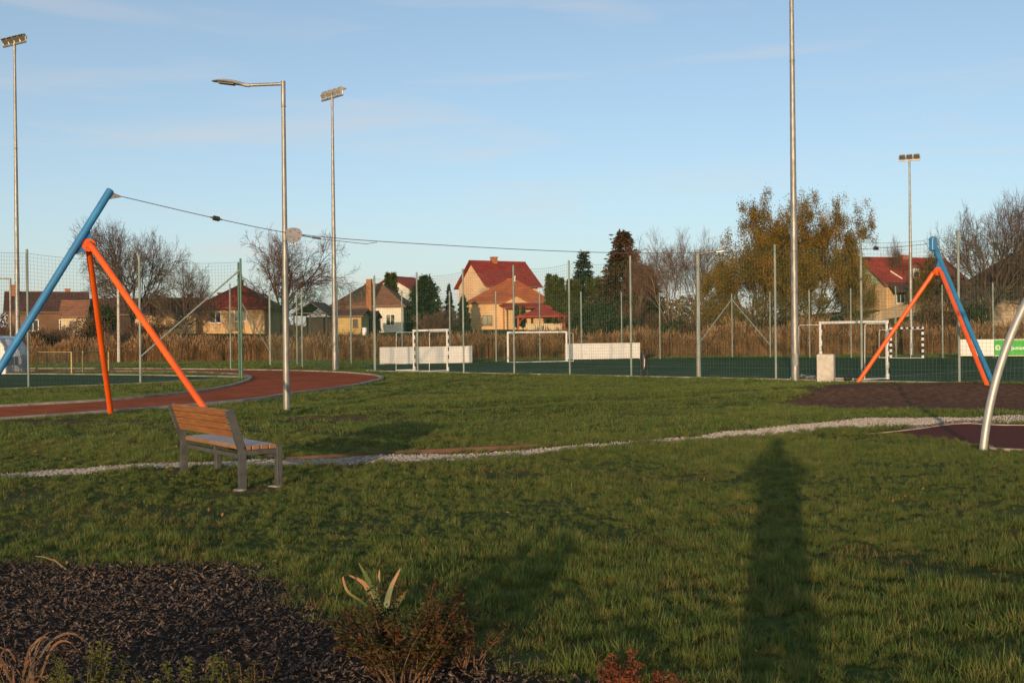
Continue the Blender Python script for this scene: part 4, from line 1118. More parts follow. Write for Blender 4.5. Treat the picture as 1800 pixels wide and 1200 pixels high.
def bare_tree(seed, Ht=10., trunk=.22, fork=.28, limbs=6, kids=(7, 7, 6, 3), spread=(.75, .7, .65, .6), up=.35, bark='bark', twig='twig', lean=(0, 0), tw=1.0, wig=.16, flare=.6):
    T = Tree(seed); r = T.r; base = Vector((0, 0, -.3)); n = 5; p = base; rad = trunk; d = Vector((lean[0], lean[1], 1)).normalized()
    for i in range(n):
        d = (d + Vector((r.gauss(0, .06), r.gauss(0, .06), .05))).normalized(); q = p + d * (Ht * fork + .3) / n
        T.thick.append((*p, *q, rad, rad * .93)); p = q; rad *= .93
    for i in range(limbs):
        a = 6.283 * (i + r.uniform(-.3, .3)) / limbs; sp = flare * r.uniform(.45, 1.25)
        dd = Vector((math.cos(a) * math.sin(sp), math.sin(a) * math.sin(sp), math.cos(sp)))
        T.grow(p - d * r.uniform(0, Ht * fork * .35), dd, Ht * (1 - fork) * r.uniform(.52, .72), rad * r.uniform(.45, .62), 0, len(kids), spread, up, kids, wig)
    return T
def place(name, parts, loc, label, cat, group=None, rz=0, sc=(1, 1, 1)):
    t = thing(name, label, cat, loc, group, rz, sc)
    for nm, me in parts: child(nm, me, t)
    return t
def gloc(px, Y):
    x = xat(px, Y); return V3(x, Y, h1(x, Y) - .05)
def extent(parts):
    A = np.concatenate([np.array([v.co[:] for v in me.vertices]) for _, me in parts if len(me.vertices)])
    hi = np.percentile(A[:, 2], 99.8); w_ = np.percentile(np.abs(A[:, :2]), 98.5) * 2
    return hi, w_
def place_px(name, parts, px, Y, top_py, wpx, label, cat, group=None, rz=0):
    """scale a prototype so that top and width agree with the photo at its distance"""
    l = gloc(px, Y); zt = at(px, top_py, Y).z; hi, w_ = EXT[id(parts)]
    sz = (zt - l.z) / hi; sx = (wpx / FPX * Y) / w_
    return place(name, parts, l, label, cat, group, rz, (sx, sx, sz))
EXT = {}
def proto(parts): EXT[id(parts)] = extent(parts); return parts

tA = proto(bare_tree(3, 11, .32, .2, 9, (8, 8, 5, 3), flare=1.1, up=.10).meshes('a', M['bark'], M['twig'], 1.15))
tB = proto(bare_tree(11, 10, .26, .24, 9, (7, 7, 5, 3), up=.10, flare=1.05, wig=.17).meshes('b', M['bark'], M['twig'], 1.15))
tC = proto(bare_tree(23, 10, .15, .12, 6, (6, 7, 5, 3), up=.5, flare=.45, bark='bark_pale').meshes('c', M['bark_pale'], M['twig_red'], 1.1))
shr = []
for sd_ in (31, 37):
    shr.append(proto(bare_tree(sd_, 3, .035, .04, 9, (6, 6, 3), spread=(.6, .6, .6), up=.3, flare=.7).meshes('s', M['twig'], M['twig_red'] if sd_ == 31 else M['twig'], 1.3)))
BT = 'bare trees among the houses'
place_px('bare_tree', tA, 236, 116, 390, 195, 'big round leafless tree between the brown house and the orange walls', 'tree', BT, 1.0)
place_px('bare_tree', tB, 327, 113, 455, 110, 'small leafless tree in front of the orange extension', 'tree', BT, 2.0)
place_px('bare_tree', tB, 497, 131, 405, 205, 'spreading leafless walnut tree right of the red roofed yellow house', 'tree', BT, .4)
place_px('bare_tree', tC, 1178, 108, 402, 130, 'leafless tree with pale forked stems behind the far court fence', 'tree', BT, .3)
place_px('bare_tree', tC, 1228, 114, 404, 110, 'purplish leafless tree close to the autumn willow', 'tree', BT, 2.3)
place_px('bare_tree', tC, 1122, 118, 440, 95, 'thin leafless tree in front of the browning conifer', 'tree', BT, 4.3)
place_px('bare_tree', tA, 1738, 104, 343, 200, 'big leafless tree in front of the purple brown roof', 'tree', BT, 3.6)
place_px('bare_tree', tC, 1578, 128, 415, 50, 'slim leafless sapling above the red roof with dormer', 'tree', BT, 1.2)
place_px('bare_tree', tB, 1832, 112, 380, 150, 'leafless tree next to the purple brown house', 'tree', BT, 5.2)

# autumn willow: two heavy stems, leaf clumps on drooping twigs
def leafy(seed, Ht, trunk, fork, limbs, kids, flare, leafmat, twig, perTip, lsize, asp, droop, clump, skip=.25, up=.3, spread=(.7, .7, .65)):
    T = bare_tree(seed, Ht, trunk, fork, limbs, kids, spread=spread, up=up, flare=flare); rs = np.random.default_rng(seed)
    parts = T.meshes('w', M['bark'], M[twig], 1.2)
    P = []; D = []
    for p, d in T.tips:
        if rs.uniform() < skip or (p.z < .36 * Ht and rs.uniform() < .75): continue
        m_ = rs.integers(perTip // 2, perTip * 2)
        P.append(np.array(p) + rs.normal(0, clump, (m_, 3)) + np.array([[0, 0, -.3 * clump]])); D.append(np.array(d) + rs.normal(0, .7, (m_, 3)))
    V_, F_ = cards(np.concatenate(P), np.concatenate(D), lsize, asp, rs, droop)
    me = mk_mesh('leaves', V_, F_); me.materials.append(leafmat)
    return proto(parts + [('leaves', me)])
wil = leafy(5, 12, .32, .14, 10, (7, 6, 5), 1.0, M['willow'], 'twig', 64, .18, .36, .5, .25, .08, up=.12)
place_px('willow_tree', wil, 1332, 104, 346, 235, 'left of two autumn willow crowns with ochre leaves behind the court', 'tree', 'autumn willows', .5)
wil2 = leafy(8, 12, .28, .14, 9, (7, 6, 5), 1.0, M['willow'], 'twig', 64, .18, .36, .5, .25, .10, up=.12)
place_px('willow_tree', wil2, 1430, 106, 352, 215, 'right of two autumn willow crowns with ochre leaves behind the court', 'tree', 'autumn willows', 2.9)
wil3 = leafy(15, 6, .12, .1, 6, (6, 6, 4), .9, M['willow'], 'twig', 20, .16, .4, .5, .25, .25)
place_px('young_tree', wil3, 1640, 116, 425, 75, 'small olive leaved tree behind the zip line frame on the mound', 'tree', None, .5)
place_px('young_tree', wil3, 1505, 109, 425, 75, 'low ochre leaved tree beside the green gable', 'tree', None, 3.5)
place_px('young_tree', wil3, 1275, 103, 488, 100, 'low ochre leaved bush below the autumn willow', 'tree', None, 1.5)

# conifers
def conifer(seed, Ht, Wd, leafm, n_whorl, droop, dens, lsize, bark='bark', power=1.0, asp=.35):
    rs = np.random.default_rng(seed); segs = [(0, 0, -.3, 0, 0, Ht * .97, .15, .02)]; P = []; D = []
    for i in range(n_whorl):
        f = (i + rs.uniform(0, .8)) / n_whorl; z = Ht * (.06 + .93 * f); L = Wd / 2 * (1 - f) ** power * rs.uniform(.75, 1.15) + .12
        nb = 7
        for k_ in range(nb):
            a = 6.283 * (k_ + rs.uniform(-.4, .4)) / nb; l = L * rs.uniform(.7, 1.15); dv = np.array([math.cos(a), math.sin(a), -droop * (1 - f * .8) + .15 * f])
            e = np.array([0, 0, z]) + dv * l
            segs.append((0, 0, z, *e, .03, .008))
            m_ = int(dens * l) + 4; t_ = rs.uniform(.12, 1.02, (m_, 1)) ** .8
            P.append(np.array([[0, 0, z]]) + dv[None] * l * t_ + rs.normal(0, .10 + .05 * l, (m_, 3)) * np.array([[1, 1, .7]])); D.append(dv[None] * .8 + rs.normal(0, .55, (m_, 3)))
    Vt, Ft = seg_mesh(segs, 5); a = mk_mesh('trunk', Vt, Ft, True); a.materials.append(M[bark])
    V_, F_ = cards(np.concatenate(P), np.concatenate(D), lsize, asp, rs, .15); b = mk_mesh('crown', V_, F_); b.materials.append(leafm)
    return proto([('trunk', a), ('crown', b)])
spr = conifer(1, 10, 5, M['conifer_blue'], 26, .25, 40, .38)
brn = conifer(2, 10, 6, M['conifer_brown'], 26, .30, 48, .40, power=.8)
drk = conifer(3, 8, 5, M['conifer'], 22, .10, 60, .40, power=.55)
thu = conifer(4, 7, 1.6, M['thuja'], 30, -.9, 80, .26, power=.35)
place_px('spruce_tree', spr, 1027, 152, 444, 84, 'grey green spruce rising behind the thuja hedge', 'tree', None, .3)
place_px('conifer_tree', brn, 1097, 126, 408, 100, 'tall browning conifer with pointed top', 'tree', None, 1.3)
place_px('conifer_tree', drk, 1133, 130, 468, 70, 'dark bushy conifer leaning on the browning one', 'tree', None, 2.3)
place_px('conifer_tree', drk, 748, 138, 486, 66, 'broad dark evergreen right of the white house', 'tree', None, .3)
place_px('conifer_tree', thu, 683, 152, 480, 17, 'left one of two pointed evergreens behind the white house roof', 'tree', 'pointed evergreens')
place_px('conifer_tree', thu, 693, 152, 480, 18, 'right one of two pointed evergreens behind the white house roof', 'tree', 'pointed evergreens', 2)
place_px('spruce_tree', spr, 790, 148, 500, 26, 'thin young spruce left of the big orange gable', 'tree', None, 2)
place_px('conifer_tree', drk, 815, 140, 520, 24, 'small dark evergreen below the big orange gable', 'tree', None, 2)
for i, (px, tp, wp) in enumerate(((966, 482, 15), (977, 484, 15), (988, 489, 14), (1002, 492, 16), (1015, 492, 15), (1037, 490, 16), (1052, 488, 17), (1068, 486, 18))):
    place_px('thuja', thu, px, 140, tp, wp * 1.25, 'columnar thuja in the row right of the orange roofed house', 'tree', 'row of columnar thujas', i * 1.1)
for px in (909, 920):
    place_px('thuja', thu, px, 126, 537, 11, 'small thuja in front of the orange roofed house porch', 'tree', 'small thujas by the porch', px)

# scrub behind the reeds
def bush(seed, leafm, n, lsize, twigm):
    rs = np.random.default_rng(seed); T = bare_tree(seed, 2.6, .03, .05, 8, (5, 5), spread=(.7, .7), up=.2, flare=.8)
    parts = T.meshes('b', M['twig'], M[twigm], 1.2); tp = np.array([p[:] for p, d in T.tips]); c = tp[rs.integers(0, len(tp), n)]
    V_, F_ = cards(c + rs.normal(0, .16, (n, 3)), rs.normal(0, 1, (n, 3)), lsize, .6, rs)
    me = mk_mesh('leaves', V_, F_); me.materials.append(leafm); return proto(parts + [('leaves', me)])
bG = bush(41, M['scrub_green'], 5200, .16, 'twig'); bB = bush(43, M['scrub_brown'], 2600, .13, 'twig_red')
rb = random.Random(5)
NEAR = [(60, 'in front of the brown house'), (180, 'left of the round leafless tree'), (290, 'below the round leafless tree'), (390, 'in front of the orange extension'), (470, 'below the yellow house windows'), (540, 'by the walnut trunk'), (600, 'in front of the open shed'), (660, 'in front of the yellow garden shed'), (730, 'in front of the white house'), (800, 'below the broad dark evergreen'), (880, 'below the big orange gable'), (940, 'left of the red pavilion'), (1000, 'in front of the red pavilion'), (1080, 'below the thuja row'), (1150, 'below the browning conifer'), (1230, 'between the pale forked stems'), (1330, 'left below the autumn willows'), (1420, 'below the autumn willow trunks'), (1500, 'right below the autumn willows'), (1580, 'in front of the sloping garden wall'), (1660, 'in front of the house with dormer'), (1740, 'behind the green board'), (3000, 'in front of the purple brown roof')]
def scrub_label(px, pr, lab):
    w_ = [n_ for lim, n_ in NEAR if px < lim][0]
    return ('dark evergreen' if pr is bG else 'brown leaved' if pr is bB else 'bare twiggy') + ' scrub bush ' + w_
for i in range(84):
    px = 5 + 1860 * (i + rb.uniform(-.4, .4)) / 84; Y = rb.uniform(100, 117)
    kind = rb.random(); pr = bG if kind < .20 else (bB if kind < .55 else shr[i % 2])
    tall = any(a_ < px < b_ for a_, b_ in ((140, 285), (730, 800), (1010, 1260), (1610, 1715)))
    hm = rb.uniform(2.4, 4.3) if tall else rb.uniform(1.1, 2.3)
    if px < 345 and not tall: hm *= 1.45
    if not tall: Y = rb.uniform(99, 106)
    l = gloc(px, Y); hi, w_ = EXT[id(pr)]; sx = rb.uniform(2.6, 5) / w_
    if pr is bG: lab, gr = 'dark evergreen scrub bush behind the reeds', 'evergreen scrub bushes'
    elif pr is bB: lab, gr = 'brown leaved scrub bush behind the reeds', 'brown scrub bushes'
    else: lab, gr = 'bare twiggy scrub bush behind the reeds', 'bare scrub bushes'
    lab = scrub_label(px, pr, lab)
    place('scrub_bush', pr, l, lab, 'bush', gr, rb.uniform(0, 6), (sx, sx, hm / hi))

# far wood on the left and right horizon
rs = np.random.default_rng(9); n = 70000
a = rs.uniform(-.62, .62, n); Yw = rs.uniform(300, 420, n); Xw = a * Yw; hz = 5 + 3.5 * np.sin(Xw * .045) + 2.5 * np.sin(Xw * .13 + 1)
Zw = 3 + rs.uniform(0, 1, n) ** .8 * np.clip(hz, 2.5, 12)
V_, F_ = cards(np.stack([Xw, Yw, Zw], -1), rs.normal(0, 1, (n, 3)), .9, .6, rs)
me = mk_mesh('distant_wood', V_, F_); me.materials.append(M['scrub_brown'])
o = bpy.data.objects.new('distant_wood', me); COL.objects.link(o); o['kind'] = 'stuff'

# ------------------------------------------------------------------ reeds
def reed_clump(seed):
    r = random.Random(seed); V_ = []; F_ = []
    for i in range(16):
        x, y = r.gauss(0, .28), r.gauss(0, .28); hh = r.uniform(1.5, 2.35); lx, ly = r.gauss(0, .16), r.gauss(0, .16); w_ = .011
        a = r.uniform(0, 3.14); wx, wy = math.cos(a) * w_, math.sin(a) * w_
        def at_(t): return (x + lx * t * t, y + ly * t * t, hh * t - .05)
        def quad(p, q, w0, w1, ux, uy):
            b = len(V_); V_.extend([(p[0] - ux * w0, p[1] - uy * w0, p[2]), (p[0] + ux * w0, p[1] + uy * w0, p[2]), (q[0] + ux * w1, q[1] + uy * w1, q[2]), (q[0] - ux * w1, q[1] - uy * w1, q[2])]); F_.append((b, b + 1, b + 2, b + 3))
        ux, uy = math.cos(a), math.sin(a)
        quad(at_(0), at_(.5), .008, .007, ux, uy); quad(at_(.5), at_(.9), .007, .005, ux, uy)
        p = at_(.86); q = at_(1.0); quad(p, (q[0] + lx * .3, q[1] + ly * .3, q[2] + .05), .035, .012, ux, uy)
        for k_ in range(4):
            t_ = r.uniform(.15, .85); p = at_(t_); a2 = r.uniform(0, 6.28); L = r.uniform(.25, .5)
            q = (p[0] + math.cos(a2) * L * .6, p[1] + math.sin(a2) * L * .6, p[2] + L * r.uniform(-.1, .7)); quad(p, q, .016, .004, -math.sin(a2), math.cos(a2))
    me = mk_mesh('reed_clump', V_, F_); me.materials.append(M['reed']); return me
rc_ = [(reed_clump(i), 'reed_clump') for i in range(5)]
n = 11000
X = rng.uniform(-75, 75, n); Y = 91 + rng.uniform(0, 1, n) ** 1.4 * 8 + .5 * fnoise(X, X * 0, .3, 6)
k_ = (fnoise(X, Y, .25, 8, 4) > -1.25); X, Y = X[k_], Y[k_]; n = len(X)
s_ = rng.uniform(.5, 1.05, n) * (1 + .10 * fnoise(X, Y, .2, 8) + .20 * fnoise(X, Y, 1.1, 8, 6)) * (.88 + .16 * smooth(-25, 25, X))
scatter('reeds', np.stack([X, Y, H(X, Y)], -1), np.stack([rng.normal(0, .05, n), rng.normal(0, .05, n), rng.uniform(0, 6.28, n)], -1), np.stack([s_, s_, s_], -1), rng.integers(0, 5, n), rc_)

# ------------------------------------------------------------------ houses
def wallm(n, c, c2, d): return mat(n, c, c2, scale=.9, rough=.9, bump=.15, bscale=12, dirt=d)
M['w_orange'] = wallm('orange render', (.56, .36, .18), (.64, .42, .22), (.46, .29, .15))
M['w_peach'] = wallm('peach render', (.66, .44, .26), (.72, .49, .30), (.58, .38, .23))
M['w_white'] = wallm('white render', (.70, .66, .56), (.78, .74, .64), (.56, .50, .40))
M['w_cream'] = wallm('cream render', (.50, .40, .26), (.58, .47, .31), (.40, .31, .20))
M['w_brown'] = wallm('brown brick wall', (.17, .09, .05), (.26, .14, .08), (.12, .07, .05))
M['w_green'] = wallm('pale green render', (.36, .42, .25), (.43, .48, .30), (.30, .34, .21))
M['w_dark'] = wallm('dark boarded wall', (.05, .035, .028), (.09, .06, .045), (.04, .03, .025))
M['w_yellow'] = wallm('yellow boarded wall', (.44, .31, .12), (.52, .37, .16), (.30, .21, .09))
M['w_beige'] = wallm('beige garden wall', (.40, .30, .20), (.48, .37, .25), (.30, .22, .15))
def roofm(n, c1, c2, moss):
    m = mat(n, c1, c2, scale=1.6, rough=.85, bump=.3, bscale=7, dirt=moss)
    t_ = m.node_tree; b_ = t_.nodes['Principled BSDF']; src = b_.inputs['Base Color'].links[0].from_socket      # tile courses
    co_ = t_.nodes.new('ShaderNodeTexCoord'); wv = t_.nodes.new('ShaderNodeTexWave'); wv.wave_type = 'BANDS'; wv.bands_direction = 'Z'; wv.wave_profile = 'SAW'
    wv.inputs['Scale'].default_value = 1.25; wv.inputs['Distortion'].default_value = .6; wv.inputs['Detail'].default_value = 2; wv.inputs['Detail Scale'].default_value = 3
    t_.links.new(co_.outputs['Object'], wv.inputs['Vector'])
    rp = t_.nodes.new('ShaderNodeValToRGB'); rp.color_ramp.elements[0].color = (.45, .45, .45, 1); rp.color_ramp.elements[1].color = (1.15, 1.15, 1.15, 1); rp.color_ramp.elements[1].position = .35
    t_.links.new(wv.outputs['Fac'], rp.inputs['Fac'])
    mx_ = t_.nodes.new('ShaderNodeMix'); mx_.data_type = 'RGBA'; mx_.blend_type = 'MULTIPLY'; mx_.inputs['Factor'].default_value = 1.0
    t_.links.new(src, mx_.inputs['A']); t_.links.new(rp.outputs['Color'], mx_.inputs['B']); t_.links.new(mx_.outputs['Result'], b_.inputs['Base Color'])
    return m
M['r_red'] = roofm('red tile roof', (.24, .035, .022), (.32, .055, .03), (.20, .035, .024))
M['r_maroon'] = roofm('maroon tile roof', (.20, .026, .020), (.27, .042, .028), (.16, .028, .022))
M['r_orange'] = roofm('orange tile roof', (.32, .085, .03), (.40, .12, .045), (.25, .07, .03))
M['r_old'] = roofm('old weathered tile roof', (.15, .075, .045), (.25, .105, .06), (.13, .10, .06))
M['r_brown'] = roofm('dark brown tile roof', (.07, .032, .026), (.11, .05, .038), (.06, .035, .028))
M['r_purple'] = roofm('purple brown tile roof', (.065, .025, .032), (.10, .04, .045), (.055, .03, .03))
M['win_frame'] = mat('window frame', (.70, .66, .60), (.78, .74, .68), scale=4, rough=.5)
M['win_dark'] = mat('dark window frame', (.10, .035, .025), (.14, .05, .03), scale=4, rough=.5)
M['glass'] = glass_mat('window glass')
M['brick'] = mat('chimney brick', (.26, .10, .045), (.38, .16, .075), scale=8, rough=.9, bump=.3)
M['red_timber'] = mat('red stained timber', (.30, .035, .022), (.38, .055, .03), scale=4, rough=.6)
M['gutter'] = mat('gutter', (.20, .12, .08), (.26, .16, .11), scale=4, rough=.5)

def house(name, label, px, Y, W, D, eave_py, ridge_py, rot, roof, wm, rm, wins=(), chim=(), over=.45, base=None, cat='house', gable_mat=None):
    c = gloc(px, Y); u_ = V3(math.cos(rot), math.sin(rot), 0); v_ = V3(-math.sin(rot), math.cos(rot), 0)
    ze = at(px, eave_py, Y).z; zr = at(px, ridge_py, Y).z; zb = c.z - .6
    t = thing(name, label, cat, V3(c.x, c.y, c.z))
    def P(a, b, z): return V3(c.x, c.y, 0) + u_ * a + v_ * b + V3(0, 0, z)
    m = MB(); hw, hd = W / 2, D / 2
    if roof == 'gable':
        m.prism([P(-hw, -hd, zb), P(-hw, hd, zb), P(-hw, hd, ze), P(-hw, 0, zr - .12), P(-hw, -hd, ze)], u_ * W)
    else:
        m.prism([P(-hw, -hd, zb), P(hw, -hd, zb), P(hw, hd, zb), P(-hw, hd, zb)], V3(0, 0, ze - zb + .02))
    obj('wall', m, wm, t)
    m = MB(); o_ = over; sl = (zr - ze) / hd; ez = ze - o_ * sl * .6; th = .14
    if roof == 'gable':
        for s in (-1, 1):
            ridge0, ridge1 = P(-hw - o_, 0, zr), P(hw + o_, 0, zr); e0, e1 = P(-hw - o_, s * (hd + o_), ez), P(hw + o_, s * (hd + o_), ez)
            m.prism([ridge0, ridge1, e1, e0], V3(0, 0, th))
    else:
        rl = max(W - D, .4) / 2
        A_, B_ = P(-rl, 0, zr), P(rl, 0, zr); q = [P(-hw - o_, -hd - o_, ez), P(hw + o_, -hd - o_, ez), P(hw + o_, hd + o_, ez), P(-hw - o_, hd + o_, ez)]
        vs = q + [A_, B_] + [p_ - V3(0, 0, th) for p_ in q]
        m.add(vs, [(0, 1, 5, 4), (1, 2, 5), (2, 3, 4, 5), (3, 0, 4), (0, 6, 7, 1), (1, 7, 8, 2), (2, 8, 9, 3), (3, 9, 6, 0), (6, 9, 8, 7)])
    rf = obj('roof', m, rm, t)
    m = MB()
    if roof == 'gable': m.tube([P(-hw - o_, 0, zr + th), P(hw + o_, 0, zr + th)], .11, 8)
    else:
        m.tube([A_ + V3(0, 0, .02), B_ + V3(0, 0, .02)], .11, 8)
    obj('ridge_cap', m, rm, rf)
    m = MB(); m.tube([P(-hw - o_, -hd - o_ - .05, ez + .02), P(hw + o_, -hd - o_ - .05, ez + .02)], .07, 8); obj('gutter', m, M['gutter'], rf)
    for (a, b, h_, w_, mt) in chim:
        zc = zr - abs(b) * sl
        m = MB(); m.boxz(P(a, b, (zc - .7 + zr + h_) / 2), (w_, w_, zr + h_ - zc + .7), rot); m.boxz(P(a, b, zr + h_), (w_ + .14, w_ + .14, .12), rot); obj('chimney', m, mt, rf)
    for (face, s, z, w_, h_, fm) in wins:
        if face == 'F': o0, ud, nd = P(s, -hd, 0), u_, -v_
        elif face == 'L': o0, ud, nd = P(-hw, -s, 0), -v_, -u_
        else: o0, ud, nd = P(hw, s, 0), v_, u_
        cz = c.z + z
        m = MB(); Mx = Matrix((ud, nd, V3(0, 0, 1))).transposed(); fw = .09
        for dx, dz, sx, sz in ((-(w_ / 2), 0, fw, h_ + fw), ((w_ / 2), 0, fw, h_ + fw), (0, -h_ / 2, w_ - fw, fw), (0, h_ / 2, w_ - fw, fw), (0, 0, fw * .8, h_ - fw)):
            m.box(o0 + ud * dx + V3(0, 0, cz + dz) + nd * .03, (sx, .09, sz), Mx)
        wn = obj('window', m, fm, t)
        for s2 in (-1, 1):
            m = MB(); m.box(o0 + ud * (s2 * w_ / 4) + V3(0, 0, cz) + nd * .012, (w_ / 2 - fw, .02, h_ - fw), Mx); obj('pane', m, M['glass'], wn)
        m = MB(); m.box(o0 + V3(0, 0, cz - h_ / 2 - .08) + nd * .07, (w_ + .2, .16, .05), Mx); obj('sill', m, fm, wn)
    return t, P, c
WF, WD_ = M['win_frame'], M['win_dark']
house('brown_house', 'dark brown roofed house behind the left floodlight mast', 84, 132, 8.2, 8.0, 549, 516, R(22), 'gable', M['w_brown'], M['r_brown'], [('F', -1.5, 1.5, 1.1, 1.2, WF), ('F', 1.8, 1.5, 1.1, 1.2, WF), ('L', 0, 1.5, 1.0, 1.2, WF)], [(-3.6, -.6, .9, .6, M['brick']), (2.2, .3, .55, .55, M['brick'])])
house('small_annex', 'small cream annex with old tiles beside the brown house', 134, 127, 2.6, 3.0, 556, 531, R(10), 'gable', M['w_cream'], M['r_old'], [('F', 0, 1.2, .7, .8, WD_)], (), .25)
house('yellow_house', 'yellow house with red hipped roof left of the walnut tree', 424, 132, 8.2, 7.9, 541, 500, R(-6), 'hip', M['w_orange'], M['r_red'], [('F', -1.55, 2.0, 1.25, 1.2, WF), ('F', 1.35, 2.2, 1.35, 1.3, WF)], [(0, 0, .5, .55, M['brick']), (-3.0, 1.5, -.9, .5, M['brick'])])
house('house_extension', 'orange walled extension with dark roof left of the yellow house', 300, 129, 6.6, 5.0, 551, 527, R(4), 'gable', M['w_orange'], M['r_brown'], [('F', 1.6, 1.6, .9, .9, WD_)], [(2.2, 0, .6, .5, M['brick'])], .4)
house('dark_outbuilding', 'dark outbuilding below the round leafless tree', 215, 134, 7.2, 5.0, 552, 528, R(5), 'gable', M['w_dark'], M['r_brown'], [('F', -1, 1.5, .9, .9, WF)])
t, P, c = house('white_house', 'white house with weathered hipped roof and tall brick chimney', 658, 140, 8.9, 6.6, 537, 500, R(-8), 'hip', M['w_white'], M['r_old'], [('F', 1.25, 1.7, .75, 1.9, M['w_dark']), ('F', 2.9, 1.9, 1.1, 1.3, WF), ('F', -2.6, 2.0, 1.0, 1.1, WF)])
m = MB(); p = P(.45, -3.75, 0); zt = at(664, 491, 137).z
m.boxz(V3(p.x, p.y, (c.z - .5 + zt) / 2), (.62, .62, zt - c.z + .5), R(-8)); obj('outside_chimney', m, M['brick'], t)
m = MB(); p2 = P(-.9, -2.2, 0); m.tube([V3(p2.x, p2.y, c.z + 2.5), V3(p2.x, p2.y, at(649, 513, 138).z)], .1, 8); obj('flue_pipe', m, M['galv'], t, smooth=True)
house('gable_house', 'pale gable of a house peeping over the white house', 708, 168, 6.0, 6.4, 510, 489, R(62), 'gable', M['w_white'], M['r_red'], [('L', 0, 3.2, .9, 1.0, WF)], (), .5)
t, P, c = house('orange_house', 'tall house with big peach gable and maroon roof', 876, 166, 8.4, 8.6, 504, 461.5, R(30), 'gable', M['w_peach'], M['r_maroon'], [('F', 2.6, 4.4, 1.0, 1.2, WF), ('L', 0, 7.0, .35, 1.1, M['w_peach'])], [(-.6, 0, .75, .8, M['brick'])], .55)
t, P, c = house('low_orange_house', 'low house with wide orange hipped roof before the peach gable', 900, 150, 10.6, 9.4, 531, 491, R(-4), 'hip', M['w_orange'], M['r_orange'], [('F', -2.8, 1.7, 1.2, 1.2, WD_)], [(.45, -.4, .35, .18, M['w_white'])])
m = MB()
ap = at(908, 517, 143.5); l_ = at(877, 535, 143.5); r_ = at(938, 535, 143.5)
bk = V3(0, 4, 0)
m.prism([ap, l_, l_ + V3(0, 0, -.16), ap + V3(0, 0, -.2)], bk); m.prism([ap, r_, r_ + V3(0, 0, -.16), ap + V3(0, 0, -.2)], bk)
obj('front_gable_roof', m, M['r_orange'], t)['kind'] = 'stuff'
m = MB(); gl_, gr_ = at(882, 535, 143.7), at(933, 535, 143.7); zb = h1(ap.x, 143) - .4
m.prism([ap + V3(0, .2, -.25), gl_, V3(gl_.x, gl_.y, zb), V3(gr_.x, gr_.y, zb), gr_], V3(0, 3.4, 0)); fw_ = obj('front_wing', m, M['w_orange'], t)
m = MB(); pl_, pr_ = at(884, 534, 142.8), at(962, 534, 142.8); m.prism([pl_, pr_, pr_ + V3(.2, -1.2, -.55), pl_ + V3(-.2, -1.2, -.55)], V3(0, 0, .12)); obj('porch_roof', m, M['r_maroon'], t)
for q in (0.02, .98):
    m = MB(); p = pl_.lerp(pr_, q) + V3(0, -1.05, -.45); m.bar(V3(p.x, p.y, zb), p, .16, .16); obj('porch_post', m, M['red_timber'], t)
# red pavilion
pc = gloc(952, 124); ap = at(956, 541, 124)
t = thing('garden_pavilion', 'red timber garden pavilion with low gabled roof', 'pavilion', pc)
l_, r_ = at(904, 559, 124), at(999, 557, 124); apx = ap + V3(0, 2.6, .12)
cor = [l_, r_, r_ + V3(0, 5.2, 0), l_ + V3(0, 5.2, 0)]
for k_ in range(4):
    m = MB(); m.prism([apx, cor[k_], cor[(k_ + 1) % 4]], V3(0, 0, .12)); obj('roof_slope', m, M['r_red'], t)
m = MB(); m.prism([at(942, 543, 127), at(972, 543, 127), at(966, 536, 128), at(948, 536, 128)], V3(0, 1.2, 0)); obj('roof_lantern', m, M['red_timber'], t)
for x_ in (.07, .93):
    for yb in (.2, 4.7):
        p = l_.lerp(r_, x_); m = MB(); m.bar(V3(p.x, p.y + yb, pc.z - .5), V3(p.x, p.y + yb, p.z + .25), .18, .18); po = obj('post', m, M['red_timber'], t)
        if yb < 1:
            s_ = 1 if x_ < .5 else -1; q0 = V3(p.x, p.y + yb, p.z - .75)
            m = MB(); m.tube([q0, q0 + V3(.25 * s_, 0, .45), q0 + V3(.75 * s_, 0, .8)], .07, 6); obj('arched_brace', m, M['red_timber'], po)
m = MB(); a_, b_ = l_.lerp(r_, .04), l_.lerp(r_, .96); m.bar(V3(a_.x, a_.y + .2, a_.z + .14), V3(b_.x, b_.y + .2, b_.z + .14), .2, .14); obj('tie_beam', m, M['red_timber'], t)
m = MB(); m.boxz(V3(pc.x + .3, pc.y + 1.2, pc.z + .35), (4.0, .3, .9), 0); obj('low_wall', m, M['w_cream'], t)
# open shed
sc_ = gloc(545, 120); ap = at(546, 530, 120)
t = thing('open_shed', 'dark open fronted shed between the walnut tree and the floodlight mast', 'shed', sc_)
l_, r_ = at(512, 552, 120), at(577, 553, 120); bk = V3(.8, 4.5, 0)
for e_ in (l_, r_):
    m = MB(); m.prism([ap, e_, e_ + V3(0, 0, -.14), ap + V3(0, 0, -.14)], bk); obj('roof_slope', m, M['r_brown'], t)
for x_ in (.06, .5, .94):
    p = l_.lerp(r_, x_); m = MB(); m.bar(V3(p.x, p.y + .2, sc_.z - .5), V3(p.x, p.y + .2, p.z + .1), .14, .14); obj('post', m, M['w_dark'], t)
m = MB(); m.bar(l_.lerp(r_, .05) + V3(0, .2, .12), l_.lerp(r_, .95) + V3(0, .2, .12), .15, .12); obj('tie_beam', m, M['timber'], t)
m = MB(); p = l_.lerp(r_, .5) + V3(.6, 4, 0); m.boxz(V3(p.x, p.y, sc_.z + .9), (3.4, .15, 2.4), R(8)); obj('back_wall', m, M['w_dark'], t)
